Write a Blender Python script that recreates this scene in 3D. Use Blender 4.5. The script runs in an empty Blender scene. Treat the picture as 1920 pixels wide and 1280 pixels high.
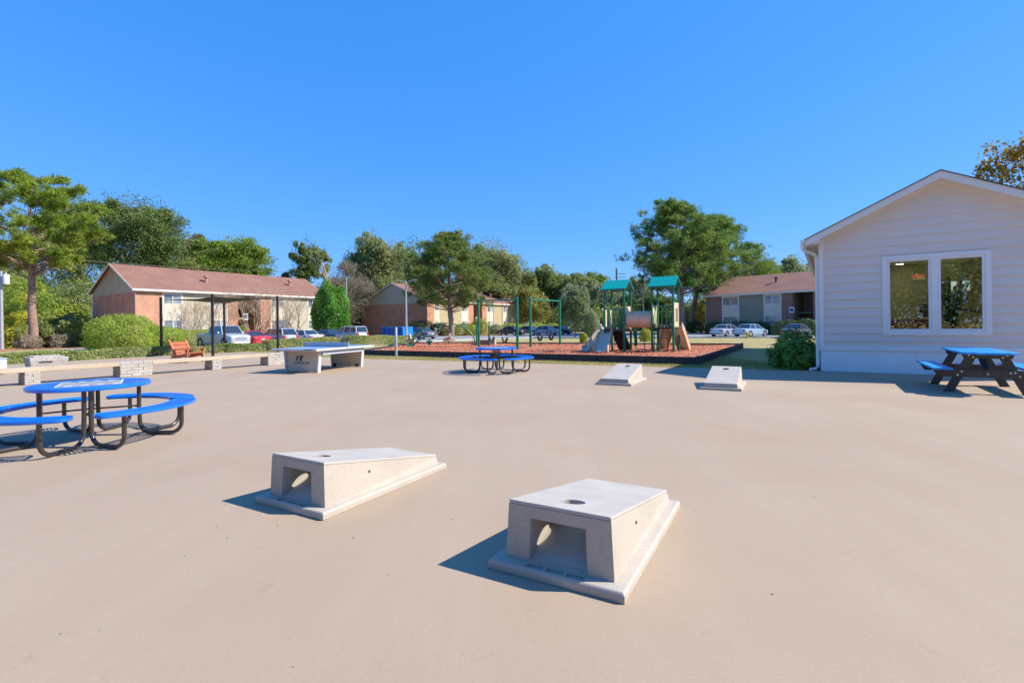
LEAF = (1.5, 1.28)
import bpy, bmesh, math, random
import numpy as np
from mathutils import Vector, Matrix, Euler
from mathutils.geometry import tessellate_polygon
S = bpy.context.scene
COL = S.collection
PI = math.pi
rnd = random.Random(7)
# ------------------------------------------------------------------ camera model (survey of the photograph)
FPX, ROLL, CX0, CY0, CH = 930.0, 0.012, 960.0, 608.0, 1.45
def uv(x, y):
    a, b = x-CX0, y-CY0
    return (a*math.cos(ROLL)-b*math.sin(ROLL))/FPX, (a*math.sin(ROLL)+b*math.cos(ROLL))/FPX
def sst(a, b, t):
    t = max(0., min(1., (t-a)/(b-a))); return t*t*(3-2*t)
def T(x, y):
    return -0.03 - 0.27*sst(38, 46, y)
def at(x, d):
    """ground point seen in photo column x at distance d"""
    u = uv(x, CY0+12)[0]
    return Vector((u*d, d, T(u*d, d)))
def hz(x, y, d):
    """height of what is seen at photo row y at distance d"""
    return CH-uv(x, y)[1]*d
A = Vector((.53, .848, 0)); B = Vector((.848, -.53, 0))      # the grid everything in the court is set out on
# ------------------------------------------------------------------ materials
def lin(c):
    return tuple(((v/12.92) if v <= .04045 else ((v+.055)/1.055)**2.4) for v in c)
class NT:
    def __init__(s, m):
        s.t = m.node_tree; s.n = s.t.nodes; s.l = s.t.links
    def new(s, ty, **k):
        n = s.n.new(ty)
        for a, b in k.items():
            if a.startswith('_'): setattr(n, a[1:], b)
            else: n.inputs[a.replace('__', ' ')].default_value = b
        return n
    def link(s, a, b): s.l.new(a, b)
MATS = {}
def mat(name, col, rough=.7, metal=0., n1=None, n2=None, bump=None, col2=None, spec=.5, coord='Object', coat=0.):
    """col: linear base colour. n1=(scale, amount) broad mottling; n2 fine; bump=(scale, strength, dist); col2 = second colour mixed by the broad noise"""
    if name in MATS: return MATS[name]
    m = bpy.data.materials.new(name); m.use_nodes = True; MATS[name] = m
    t = NT(m); b = t.n['Principled BSDF']
    b.inputs['Roughness'].default_value = rough; b.inputs['Metallic'].default_value = metal
    b.inputs['Specular IOR Level'].default_value = spec; b.inputs['Coat Weight'].default_value = coat
    b.inputs['Base Color'].default_value = (*col, 1)
    tc = t.new('ShaderNodeTexCoord'); co = tc.outputs[coord]
    cur = None
    if n1:
        no = t.new('ShaderNodeTexNoise', Scale=n1[0], Detail=5., Roughness=.6); t.link(co, no.inputs['Vector'])
        mr = t.new('ShaderNodeMapRange'); mr.inputs['From Min'].default_value = .3; mr.inputs['From Max'].default_value = .7
        t.link(no.outputs[0], mr.inputs['Value'])
        mx = t.new('ShaderNodeMix', _data_type='RGBA')
        c2 = col2 if col2 else tuple(c*(1+n1[1]) for c in col)
        c1 = col if col2 else tuple(c*(1-n1[1]) for c in col)
        mx.inputs[6].default_value = (*c1, 1); mx.inputs[7].default_value = (*c2, 1)
        t.link(mr.outputs[0], mx.inputs[0]); cur = mx.outputs[2]
    if n2:
        no = t.new('ShaderNodeTexNoise', Scale=n2[0], Detail=3., Roughness=.7); t.link(co, no.inputs['Vector'])
        mr = t.new('ShaderNodeMapRange'); mr.inputs['From Min'].default_value = .3; mr.inputs['From Max'].default_value = .7
        mr.inputs['To Min'].default_value = 1-n2[1]; mr.inputs['To Max'].default_value = 1+n2[1]
        t.link(no.outputs[0], mr.inputs['Value'])
        vm = t.new('ShaderNodeVectorMath', _operation='SCALE')
        if cur: t.link(cur, vm.inputs[0])
        else: vm.inputs[0].default_value = col
        t.link(mr.outputs[0], vm.inputs['Scale']); cur = vm.outputs[0]
    if cur: t.link(cur, b.inputs['Base Color'])
    if bump:
        no = t.new('ShaderNodeTexNoise', Scale=bump[0], Detail=4., Roughness=.65); t.link(co, no.inputs['Vector'])
        bp = t.new('ShaderNodeBump', Strength=bump[1], Distance=bump[2]); t.link(no.outputs[0], bp.inputs['Height'])
        t.link(bp.outputs[0], b.inputs['Normal'])
    return m
def brick_mat(name, c1, c2, mortar, w=.2, h=.068, ms=.008, rough=.85, bumps=.4):
    m = bpy.data.materials.new(name); m.use_nodes = True
    t = NT(m); b = t.n['Principled BSDF']; b.inputs['Roughness'].default_value = rough
    tc = t.new('ShaderNodeTexCoord'); sx = t.new('ShaderNodeSeparateXYZ'); t.link(tc.outputs['Object'], sx.inputs[0])
    ad = t.new('ShaderNodeMath', _operation='ADD'); t.link(sx.outputs[0], ad.inputs[0]); t.link(sx.outputs[1], ad.inputs[1])
    cb = t.new('ShaderNodeCombineXYZ'); t.link(ad.outputs[0], cb.inputs[0]); t.link(sx.outputs[2], cb.inputs[1])
    br = t.new('ShaderNodeTexBrick', Scale=1.)
    br.inputs['Color1'].default_value = (*c1, 1); br.inputs['Color2'].default_value = (*c2, 1); br.inputs['Mortar'].default_value = (*mortar, 1)
    br.inputs['Brick Width'].default_value = w; br.inputs['Row Height'].default_value = h; br.inputs['Mortar Size'].default_value = ms
    t.link(cb.outputs[0], br.inputs['Vector'])
    no = t.new('ShaderNodeTexNoise', Scale=.9, Detail=5.); t.link(tc.outputs['Object'], no.inputs['Vector'])
    mr = t.new('ShaderNodeMapRange'); mr.inputs['From Min'].default_value = .3; mr.inputs['From Max'].default_value = .7
    mr.inputs['To Min'].default_value = .85; mr.inputs['To Max'].default_value = 1.15; t.link(no.outputs[0], mr.inputs['Value'])
    vm = t.new('ShaderNodeVectorMath', _operation='SCALE'); t.link(br.outputs['Color'], vm.inputs[0]); t.link(mr.outputs[0], vm.inputs['Scale'])
    t.link(vm.outputs[0], b.inputs['Base Color'])
    bp = t.new('ShaderNodeBump', Strength=bumps, Distance=.01); bp.invert = True; t.link(br.outputs['Fac'], bp.inputs['Height']); t.link(bp.outputs[0], b.inputs['Normal'])
    return m
def groove_mat(name, col, axis, pitch, rough=.7, depth=.5):
    """boards: dark fine grooves every `pitch` metres along local axis (0 x, 2 z) as bump and joint colour"""
    m = bpy.data.materials.new(name); m.use_nodes = True
    t = NT(m); b = t.n['Principled BSDF']; b.inputs['Roughness'].default_value = rough
    tc = t.new('ShaderNodeTexCoord'); sx = t.new('ShaderNodeSeparateXYZ'); t.link(tc.outputs['Object'], sx.inputs[0])
    if axis == 0:
        ad = t.new('ShaderNodeMath', _operation='ADD'); t.link(sx.outputs[0], ad.inputs[0]); t.link(sx.outputs[1], ad.inputs[1]); src = ad.outputs[0]
    else: src = sx.outputs[2]
    dv = t.new('ShaderNodeMath', _operation='DIVIDE'); t.link(src, dv.inputs[0]); dv.inputs[1].default_value = pitch
    fr = t.new('ShaderNodeMath', _operation='FRACT'); t.link(dv.outputs[0], fr.inputs[0])
    lt = t.new('ShaderNodeMath', _operation='GREATER_THAN'); t.link(fr.outputs[0], lt.inputs[0]); lt.inputs[1].default_value = .07
    no = t.new('ShaderNodeTexNoise', Scale=1.3, Detail=4.); t.link(tc.outputs['Object'], no.inputs['Vector'])
    mr = t.new('ShaderNodeMapRange'); mr.inputs['From Min'].default_value = .3; mr.inputs['From Max'].default_value = .7
    mr.inputs['To Min'].default_value = .9; mr.inputs['To Max'].default_value = 1.08; t.link(no.outputs[0], mr.inputs['Value'])
    vm = t.new('ShaderNodeVectorMath', _operation='SCALE'); vm.inputs[0].default_value = col; t.link(mr.outputs[0], vm.inputs['Scale'])
    mx = t.new('ShaderNodeMix', _data_type='RGBA'); mx.inputs[6].default_value = (*[c*.45 for c in col], 1)
    t.link(lt.outputs[0], mx.inputs[0]); t.link(vm.outputs[0], mx.inputs[7]); t.link(mx.outputs[2], b.inputs['Base Color'])
    bp = t.new('ShaderNodeBump', Strength=depth, Distance=.01); t.link(lt.outputs[0], bp.inputs['Height']); t.link(bp.outputs[0], b.inputs['Normal'])
    return m
def leaf_mat(name, c1, c2, c3=None, rough=.5, trans=.3, scale=.5):
    c1 = tuple(min(.6, x*LEAF[0]) for x in c1); c2 = tuple(min(.7, x*LEAF[1]) for x in c2); c3 = c3 and tuple(min(.75, x*LEAF[1]) for x in c3); trans = min(.5, trans+.1)
    m = bpy.data.materials.new(name); m.use_nodes = True; MATS[name] = m
    t = NT(m); b = t.n['Principled BSDF']; b.inputs['Roughness'].default_value = rough; b.inputs['Specular IOR Level'].default_value = .35
    g = t.new('ShaderNodeNewGeometry'); tc = t.new('ShaderNodeTexCoord')
    no = t.new('ShaderNodeTexNoise', Scale=scale, Detail=3.); t.link(tc.outputs['Object'], no.inputs['Vector'])
    ad = t.new('ShaderNodeMath', _operation='MULTIPLY_ADD'); t.link(g.outputs['Random Per Island'], ad.inputs[0]); ad.inputs[1].default_value = .55
    mr = t.new('ShaderNodeMapRange'); mr.inputs['From Min'].default_value = .3; mr.inputs['From Max'].default_value = .7; mr.inputs['To Max'].default_value = .5
    t.link(no.outputs[0], mr.inputs['Value']); t.link(mr.outputs[0], ad.inputs[2])
    cr = t.new('ShaderNodeValToRGB'); t.link(ad.outputs[0], cr.inputs[0])
    e = cr.color_ramp.elements; e[0].color = (*c1, 1); e[0].position = .1; e[1].color = (*c2, 1); e[1].position = .78
    if c3: k = e.new(.93); k.color = (*c3, 1)
    t.link(cr.outputs[0], b.inputs['Base Color'])
    tr = t.new('ShaderNodeBsdfTranslucent'); t.link(cr.outputs[0], tr.inputs[0])
    mx = t.new('ShaderNodeMixShader'); mx.inputs[0].default_value = trans
    t.link(b.outputs[0], mx.inputs[1]); t.link(tr.outputs[0], mx.inputs[2]); t.link(mx.outputs[0], t.n['Material Output'].inputs[0])
    return m
# ------------------------------------------------------------------ mesh building
class MB:
    def __init__(s): s.v = []; s.f = []; s.fm = []; s.m = 0; s.pc = []
    def each(s, name, m, parent=None, **k):
        out = []
        for vs, fs in s.pc: q = MB(); q.add(vs, fs); out.append(q.build(name, m, parent, **k))
        return out
    def add(s, vs, fs):
        vs = list(vs); s.pc.append((vs, fs)); o = len(s.v); s.v += [tuple(v) for v in vs]; s.f += [tuple(i+o for i in f) for f in fs]; s.fm += [s.m]*len(fs); return s
    def grid(s, rows):
        k = len(rows[0]); return s.add([p for r in rows for p in r], [(i*k+j, i*k+j+1, (i+1)*k+j+1, (i+1)*k+j) for i in range(len(rows)-1) for j in range(k-1)])
    def quad(s, a, b, c, d): return s.add([a, b, c, d], [(0, 1, 2, 3)])
    def box(s, c, d, rz=0., M=None):
        hx, hy, hh = d[0]/2, d[1]/2, d[2]/2
        vs = [Vector((x*hx, y*hy, z*hh)) for z in (-1, 1) for y in (-1, 1) for x in (-1, 1)]
        if M is not None: vs = [M @ v for v in vs]
        elif rz: r = Matrix.Rotation(rz, 3, 'Z'); vs = [r @ v for v in vs]
        vs = [v+Vector(c) for v in vs]
        return s.add(vs, [(0, 2, 3, 1), (4, 5, 7, 6), (0, 1, 5, 4), (2, 6, 7, 3), (0, 4, 6, 2), (1, 3, 7, 5)])
    def bx(s, x0, x1, y0, y1, z0, z1): return s.box(((x0+x1)/2, (y0+y1)/2, (z0+z1)/2), (x1-x0, y1-y0, z1-z0))
    def beam(s, p, q, w, h, up=(0, 0, 1)):
        p, q = Vector(p), Vector(q); d = (q-p); L = d.length; d.normalize(); up = Vector(up)
        sd = d.cross(up).normalized(); u2 = sd.cross(d).normalized()
        M = Matrix((d, sd, u2)).transposed()
        return s.box((p+q)/2, (L, w, h), M=M)
    def tube(s, pts, r, seg=8, cap=True):
        pts = [Vector(p) for p in pts]; n = len(pts); rs = r if isinstance(r, (list, tuple)) else [r]*n
        rings = []; ref = None
        for i, p in enumerate(pts):
            t = (pts[min(i+1, n-1)]-pts[max(i-1, 0)])
            if t.length < 1e-9: t = Vector((0, 0, 1))
            t.normalize()
            if ref is None: ref = t.orthogonal().normalized()
            ref = ref-t*ref.dot(t)
            if ref.length < 1e-6: ref = t.orthogonal()
            ref.normalize(); bb = t.cross(ref)
            rings.append([p+(ref*math.cos(2*PI*k/seg)+bb*math.sin(2*PI*k/seg))*rs[i] for k in range(seg)])
        vs = [v for rg in rings for v in rg]; fs = []
        for i in range(n-1):
            for k in range(seg):
                k2 = (k+1) % seg; fs.append((i*seg+k, i*seg+k2, (i+1)*seg+k2, (i+1)*seg+k))
        if cap: fs.append(tuple(range(seg))[::-1]); fs.append(tuple((n-1)*seg+k for k in range(seg)))
        return s.add(vs, fs)
    def cyl(s, p, q, r, seg=12): return s.tube([p, q], r, seg)
    def prism(s, poly, z0, z1, M=None):
        n = len(poly); vs = [Vector((x, y, z0)) for x, y in poly]+[Vector((x, y, z1)) for x, y in poly]
        if M is not None: vs = [M @ v for v in vs]
        return s.add(vs, [tuple(range(n))[::-1], tuple(range(n, 2*n))]+[(i, (i+1) % n, n+(i+1) % n, n+i) for i in range(n)])
    def lathe(s, prof, seg=20, c=(0, 0, 0)):
        vs = []; fs = []; n = len(prof)
        for r, z in prof:
            for k in range(seg): vs.append((c[0]+r*math.cos(2*PI*k/seg), c[1]+r*math.sin(2*PI*k/seg), c[2]+z))
        for i in range(n-1):
            for k in range(seg):
                k2 = (k+1) % seg; fs.append((i*seg+k, i*seg+k2, (i+1)*seg+k2, (i+1)*seg+k))
        if prof[0][0] > 1e-4: fs.append(tuple(range(seg))[::-1])
        if prof[-1][0] > 1e-4: fs.append(tuple((n-1)*seg+k for k in range(seg)))
        return s.add(vs, fs)
    def loft(s, secs, cap=True):
        """secs: list of rings of equal length"""
        k = len(secs[0]); vs = [p for r in secs for p in r]; fs = []
        for i in range(len(secs)-1):
            for j in range(k):
                j2 = (j+1) % k; fs.append((i*k+j, i*k+j2, (i+1)*k+j2, (i+1)*k+j))
        if cap: fs.append(tuple(range(k))[::-1]); fs.append(tuple((len(secs)-1)*k+j for j in range(k)))
        return s.add(vs, fs)
    def build(s, name, m, parent=None, smooth=None, bevel=0., seg=2):
        me = bpy.data.meshes.new(name); me.from_pydata(s.v, [], s.f); me.update()
        ms = m if isinstance(m, (list, tuple)) else [m]
        for x in ms: me.materials.append(x)
        if len(ms) > 1: me.polygons.foreach_set('material_index', s.fm)
        bm = bmesh.new(); bm.from_mesh(me); bmesh.ops.recalc_face_normals(bm, faces=bm.faces); bm.to_mesh(me); bm.free()
        o = bpy.data.objects.new(name, me); COL.objects.link(o)
        if parent is not None: o.parent = parent
        if smooth is not None: shade(o, smooth)
        if bevel:
            bv = o.modifiers.new('bevel', 'BEVEL'); bv.width = bevel; bv.segments = seg; bv.limit_method = 'ANGLE'; bv.angle_limit = .6
        return o
def shade(o, deg=40):
    o.data.polygons.foreach_set('use_smooth', [True]*len(o.data.polygons))
    o.data.set_sharp_from_angle(angle=math.radians(deg))
def tag(o, label=None, cat=None, group=None, kind=None):
    if label: o['label'] = label
    if cat: o['category'] = cat
    if group: o['group'] = group
    if kind: o['kind'] = kind
    return o
def thing(name, label, cat, loc=(0, 0, 0), rz=0., group=None):
    o = bpy.data.objects.new(name, None); COL.objects.link(o); o.empty_display_size = .3
    o.location = loc; o.rotation_euler = (0, 0, rz); return tag(o, label, cat, group)
def dup(o, parent=None):
    c = o.copy(); COL.objects.link(c)
    if parent is not None: c.parent = parent
    for ch in list(o.children): dup(ch, c)
    return c
def applied(o):
    dg = bpy.context.evaluated_depsgraph_get(); me = bpy.data.meshes.new_from_object(o.evaluated_get(dg))
    old = o.data; o.modifiers.clear(); o.data = me; return o
def cut(o, cutters):
    for c in cutters:
        b = o.modifiers.new('cut', 'BOOLEAN'); b.operation = 'DIFFERENCE'; b.object = c; b.solver = 'EXACT'; b.material_mode = 'TRANSFER'
    bpy.context.view_layer.update(); applied(o)
    for c in cutters: bpy.data.objects.remove(c, do_unlink=True)
    return o
def text_mesh(name, s, size, m, parent, M, ext=.002):
    cu = bpy.data.curves.new(name, 'FONT'); cu.body = s; cu.size = size; cu.extrude = ext; cu.align_x = 'CENTER'; cu.align_y = 'CENTER'
    o = bpy.data.objects.new(name, cu); COL.objects.link(o); bpy.context.view_layer.update()
    dg = bpy.context.evaluated_depsgraph_get(); me = bpy.data.meshes.new_from_object(o.evaluated_get(dg)); bpy.data.objects.remove(o, do_unlink=True)
    me.materials.clear(); me.materials.append(m)
    o = bpy.data.objects.new(name, me); COL.objects.link(o); o.parent = parent; o.matrix_local = M
    return o
def arc(c, r, a0, a1, n, z=0): return [(c[0]+r*math.cos(a0+(a1-a0)*i/n), c[1]+r*math.sin(a0+(a1-a0)*i/n), z) for i in range(n+1)]
# ------------------------------------------------------------------ foliage
def faces_mesh(name, V, k, m, parent=None):
    """V: (n*k,3) array, faces of k consecutive vertices"""
    V = np.asarray(V, dtype=np.float32); n = len(V)//k
    me = bpy.data.meshes.new(name); me.vertices.add(n*k); me.vertices.foreach_set('co', V.ravel())
    me.loops.add(n*k); me.loops.foreach_set('vertex_index', np.arange(n*k, dtype=np.int32))
    me.polygons.add(n); me.polygons.foreach_set('loop_start', np.arange(0, n*k, k, dtype=np.int32))
    me.update(calc_edges=True); me.materials.append(m)
    o = bpy.data.objects.new(name, me); COL.objects.link(o)
    if parent is not None: o.parent = parent
    return o
def unit(a): return a/np.maximum(np.linalg.norm(a, axis=1, keepdims=True), 1e-9)
def leaves(P, size, R, asp=.6, up=.35, out=None):
    """rhombic leaves at points P"""
    n = len(P); N = R.normal(size=(n, 3)); N[:, 2] = N[:, 2]+up
    if out is not None: N = N*.6+out
    N = unit(N); D = unit(np.cross(N, R.normal(size=(n, 3)))); Wd = np.cross(N, D)
    L = (size*R.uniform(.65, 1.3, n))[:, None]; w = L*asp/2
    a = P-D*L/2; b = P+Wd*w-N*L*.08; c = P+D*L/2; d = P-Wd*w-N*L*.08
    return np.stack([a, b, c, d], 1).reshape(-1, 3)
def crown_pts(n, rad, R, lobes=14, sub=8, shell=.75, lr=.36, sr=.16, under=-.75, fill=.2):
    """clumped points in an ellipsoid of radii rad"""
    rad = np.array(rad)
    L = unit(R.normal(size=(lobes*3, 3))); L = L[L[:, 2] > under][:lobes]; L = L*(R.uniform(.45, shell, len(L))[:, None])
    C = []
    for l in L:
        k = unit(R.normal(size=(sub, 3))); k[:, 2] = np.abs(k[:, 2])*.8-.15
        C.append(l+k*lr*R.uniform(.5, 1.1, (sub, 1)))
    C = np.concatenate(C); nf = int(n*fill); m = n-nf; idx = R.integers(0, len(C), m)
    q = unit(R.normal(size=(m, 3)))*(R.uniform(0, 1, m)**.45)[:, None]*(sr*R.uniform(.6, 1.6, len(C))[idx])[:, None]
    q[:, 2] *= .75
    D = unit(R.normal(size=(nf, 3))); ph = R.uniform(0, 6.28, 5)
    lump = 1+.14*np.sin(D[:, 0]*4+ph[0])*np.cos(D[:, 2]*5+ph[1])+.10*np.sin(D[:, 1]*9+ph[2])+.08*np.sin(D[:, 0]*13+ph[3])*np.sin(D[:, 2]*11+ph[4])
    F = D*(R.uniform(.25, .92, nf)**.6*lump)[:, None]
    P = np.concatenate([C[idx]+q, F]); return P*rad, C*rad, L*rad
def limbs(mb, base, top, targets, r0, R, wob=.25, seg=7, n=14):
    base, top = Vector(base), Vector(top)
    pts = [base+(top-base)*t+Vector((R.normal()*wob*t*(1-t)*2, R.normal()*wob*t*(1-t)*2, 0)) for t in np.linspace(0, 1, 7)]
    mb.tube(pts, [r0*(1.25 if i == 0 else 1)*(1-.8*i/6) for i in range(7)], 10)
    for tg in targets[:n]:
        tg = Vector(tg); f = .35+.5*R.random(); 
        k = f*6; i = int(k); s = pts[i]+(pts[min(i+1, 6)]-pts[i])*(k-i)
        if s.z > tg.z-.3: s = pts[0]+(top-base)*max(.25, min(.7, (tg.z-base.z)/(top.z-base.z)*.7)) 
        mid = (s+tg)/2+Vector((R.normal()*.2, R.normal()*.2, (tg-s).length*.08)); rr = r0*.33
        mb.tube([s, mid, tg], [rr, rr*.6, rr*.2], 6)
def tree(name, label, cat, loc, h, crown_bottom, rx, m, bark, seed, n=9000, leaf=.32, group=None, r0=None, lean=(0, 0), lobes=14, sub=8, sr=.16, lr=.36, ry=None, asp=.6, shell=.82, fill=.2):
    R = np.random.default_rng(seed); t = thing(name, label, cat, loc, 0, group)
    rz = (h-crown_bottom)/2; ry = ry or rx
    P, C, L = crown_pts(n, (rx*.9, ry*.9, rz*.95), R, lobes, sub, lr=lr, sr=sr, shell=shell, fill=fill)
    off = np.array([lean[0], lean[1], crown_bottom+rz]); P = P+off; L = L+off
    faces_mesh('crown', leaves(P, leaf, R, asp=asp), 4, m, t)
    mb = MB(); r0 = r0 or max(.12, h*.018)
    limbs(mb, (0, 0, -.1), (lean[0], lean[1], crown_bottom+rz*1.25), [tuple(x) for x in L], r0, R)
    mb.build('trunk', bark, t, smooth=50)
    return t
def tuft_tris(C, R, k=16, ln=.38, w=.05, up=.5):
    n = len(C); D = R.normal(size=(n*k, 3)); D[:, 2] = D[:, 2]*.7+up; D = unit(D)
    Pp = np.repeat(C, k, 0)+R.normal(size=(n*k, 3))*ln*.25
    Wd = unit(np.cross(D, R.normal(size=(n*k, 3))))*w/2; L = ln*R.uniform(.6, 1.2, n*k)[:, None]
    return np.stack([Pp-Wd, Pp+Wd, Pp+D*L], 1).reshape(-1, 3)
def pine(name, label, loc, h, cb, rx, m, bark, seed, nb=44, tufts=26, ln=.42, w=.06, k=16, r0=.35, lean=0., group=None, peak=.35, rise=.25, cl=.6, g0=.45, ex=.7, vt=.17):
    """pine: straight trunk, whorled limbs rising outwards, needle tufts in flat plates at the limb ends"""
    R = np.random.default_rng(seed); t = thing(name, label, 'tree', loc, 0, group)
    mb = MB(); tp = Vector((lean, 0, h*.97)); n = 9
    pts = [Vector((lean*(i/n)**1.5+.12*math.sin(i*1.7+seed), .1*math.cos(i*2.1+seed), h*.97*i/n)) for i in range(n+1)]; pts[0].z = -.2
    mb.tube(pts, [r0*(1.15 if i == 0 else 1)*(1-.85*(i/n)**1.3) for i in range(n+1)], 12)
    C = []
    for b in range(nb):
        f = (b+R.random())/nb; z = cb+(h*.95-cb)*f
        # envelope: widest a bit above the lowest limbs, rounded top
        env = rx*(math.sin(PI*min(1, (.18+.82*f)**(math.log(.5)/math.log(.18+.82*peak)))))**ex
        env = max(env, rx*.18)*R.uniform(.7, 1.08); a = b*2.4+R.random()*.9
        kk = z/(h*.97)*n; i = min(int(kk), n-1); s = pts[i]+(pts[i+1]-pts[i])*(kk-i); s = s-Vector((0, 0, env*rise))
        e = Vector((s.x+env*math.cos(a), s.y+env*math.sin(a), z+env*rise*.6*(R.random()+.3)))
        mid = (s+e)/2+Vector((R.normal()*.2, R.normal()*.2, -env*.06)); rr = max(.035, r0*.26*(1-.6*f))
        mb.tube([s, mid, e], [rr, rr*.65, rr*.25], 6)
        for q in range(4):
            g = g0+(1-g0)*R.random(); bp = s.lerp(e, g); rad = cl*(.5+.7*R.random())*(env/rx*.6+.5)*1.4
            o = Vector((R.normal()*rad*.9, R.normal()*rad*.9, rad*.35*R.random())); c = bp+o
            mb.tube([bp-(e-s)*.12, c], [rr*.35, .015], 4, cap=False)
            m2 = max(2, tufts//4); C.append(np.array(c)+R.normal(size=(m2, 3))*np.array([rad*.36, rad*.36, rad*vt]))
    C = np.concatenate(C)
    faces_mesh('crown', tuft_tris(C, R, k, ln, w), 3, m, t); mb.build('trunk', bark, t, smooth=50)
    return t
def bush(name, label, cat, loc, rad, m, core, seed, n=3500, leaf=.09, group=None, lump=.12, base=.0, asp=.6, parts=True, up=.35):
    """clipped or loose shrub: leaves over a lumpy dome, with twigs inside"""
    R = np.random.default_rng(seed); t = thing(name, label, cat, loc, 0, group)
    D = unit(R.normal(size=(n, 3)))
    ph = R.uniform(0, 6.28, 6)
    l = 1+lump*(np.sin(D[:, 0]*5+ph[0])*np.cos(D[:, 1]*4+ph[1])+.6*np.sin(D[:, 2]*7+ph[2])*np.sin(D[:, 0]*9+ph[3]))
    S_ = D.copy(); lo = D[:, 2] < 0; hn = np.maximum(np.linalg.norm(D[:, :2], axis=1), .05); k = np.where(lo, (1-.12*(-D[:, 2]))/hn, 1.)
    S_[:, 0] *= k; S_[:, 1] *= k; S_[:, 2] = np.where(lo, D[:, 2]*1.0, D[:, 2])
    rr = l*(1-.20*R.uniform(0, 1, n)**1.6+.035*R.normal(size=n)); P = S_*rr[:, None]
    P[:, 2] = np.clip((P[:, 2]+.85)/1.85, .0, 2.); P = P*np.array(rad); P[:, 2] += base+.02*R.uniform(0, 1, n)
    faces_mesh('foliage', leaves(P, leaf, R, asp=asp, out=D*1.1, up=up), 4, m, t)
    mb = MB()
    for i in range(26):
        d = Vector((R.normal(), R.normal(), abs(R.normal())+.8)).normalized(); e = Vector((d.x*rad[0]*.85, d.y*rad[1]*.85, d.z*rad[2]*.8))
        mb.tube([(d.x*.05, d.y*.05, -.05), e*.5, e], [.03, .02, .008], 5)
    mb.build('stem', core, t)
    return t
def hedge_mesh(path, w, h, R, dens, leaf, zf, hj=.04):
    """leaves over a long clipped hedge that follows path"""
    V = []; Nn = []
    for (x0, y0), (x1, y1) in zip(path[:-1], path[1:]):
        L = math.hypot(x1-x0, y1-y0); dx, dy = (x1-x0)/L, (y1-y0)/L; nx, ny = -dy, dx
        n = int(L*(2*h+w)*dens); s = R.uniform(0, L, n); q = R.uniform(0, 2*h+w, n); dp = R.uniform(0, 1, n)**2*.16
        lat = np.where(q < h, -w/2+dp, np.where(q < h+w, q-h-w/2, w/2-dp)); zz = np.where(q < h, q, np.where(q < h+w, h-dp, q-h-w))
        wv = hj*(np.sin(s*2.1+x0)+np.sin(s*5.3+lat*4)*.6); zz = zz+wv*(zz/h); lat = lat*(1+wv*.8)+R.normal(size=n)*.015
        X = x0+dx*s+nx*lat; Y = y0+dy*s+ny*lat; Z = zz+np.array([zf(a, b) for a, b in zip(X, Y)])+.01
        V.append(np.stack([X, Y, Z], 1)); ov = np.where(q < h, -1., np.where(q < h+w, 0., 1.))
        Nn.append(np.stack([nx*ov, ny*ov, np.where((q >= h) & (q < h+w), 1., .25)], 1))
    return leaves(np.concatenate(V), leaf, R, asp=.55, out=np.concatenate(Nn)*.9)
SUN_E = 3.8; SKY = (.15, 1.0, .0, 1.0, ((.95, .19), (.48, .80), (.3, 2.25))); EXPO = 1.0
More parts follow.
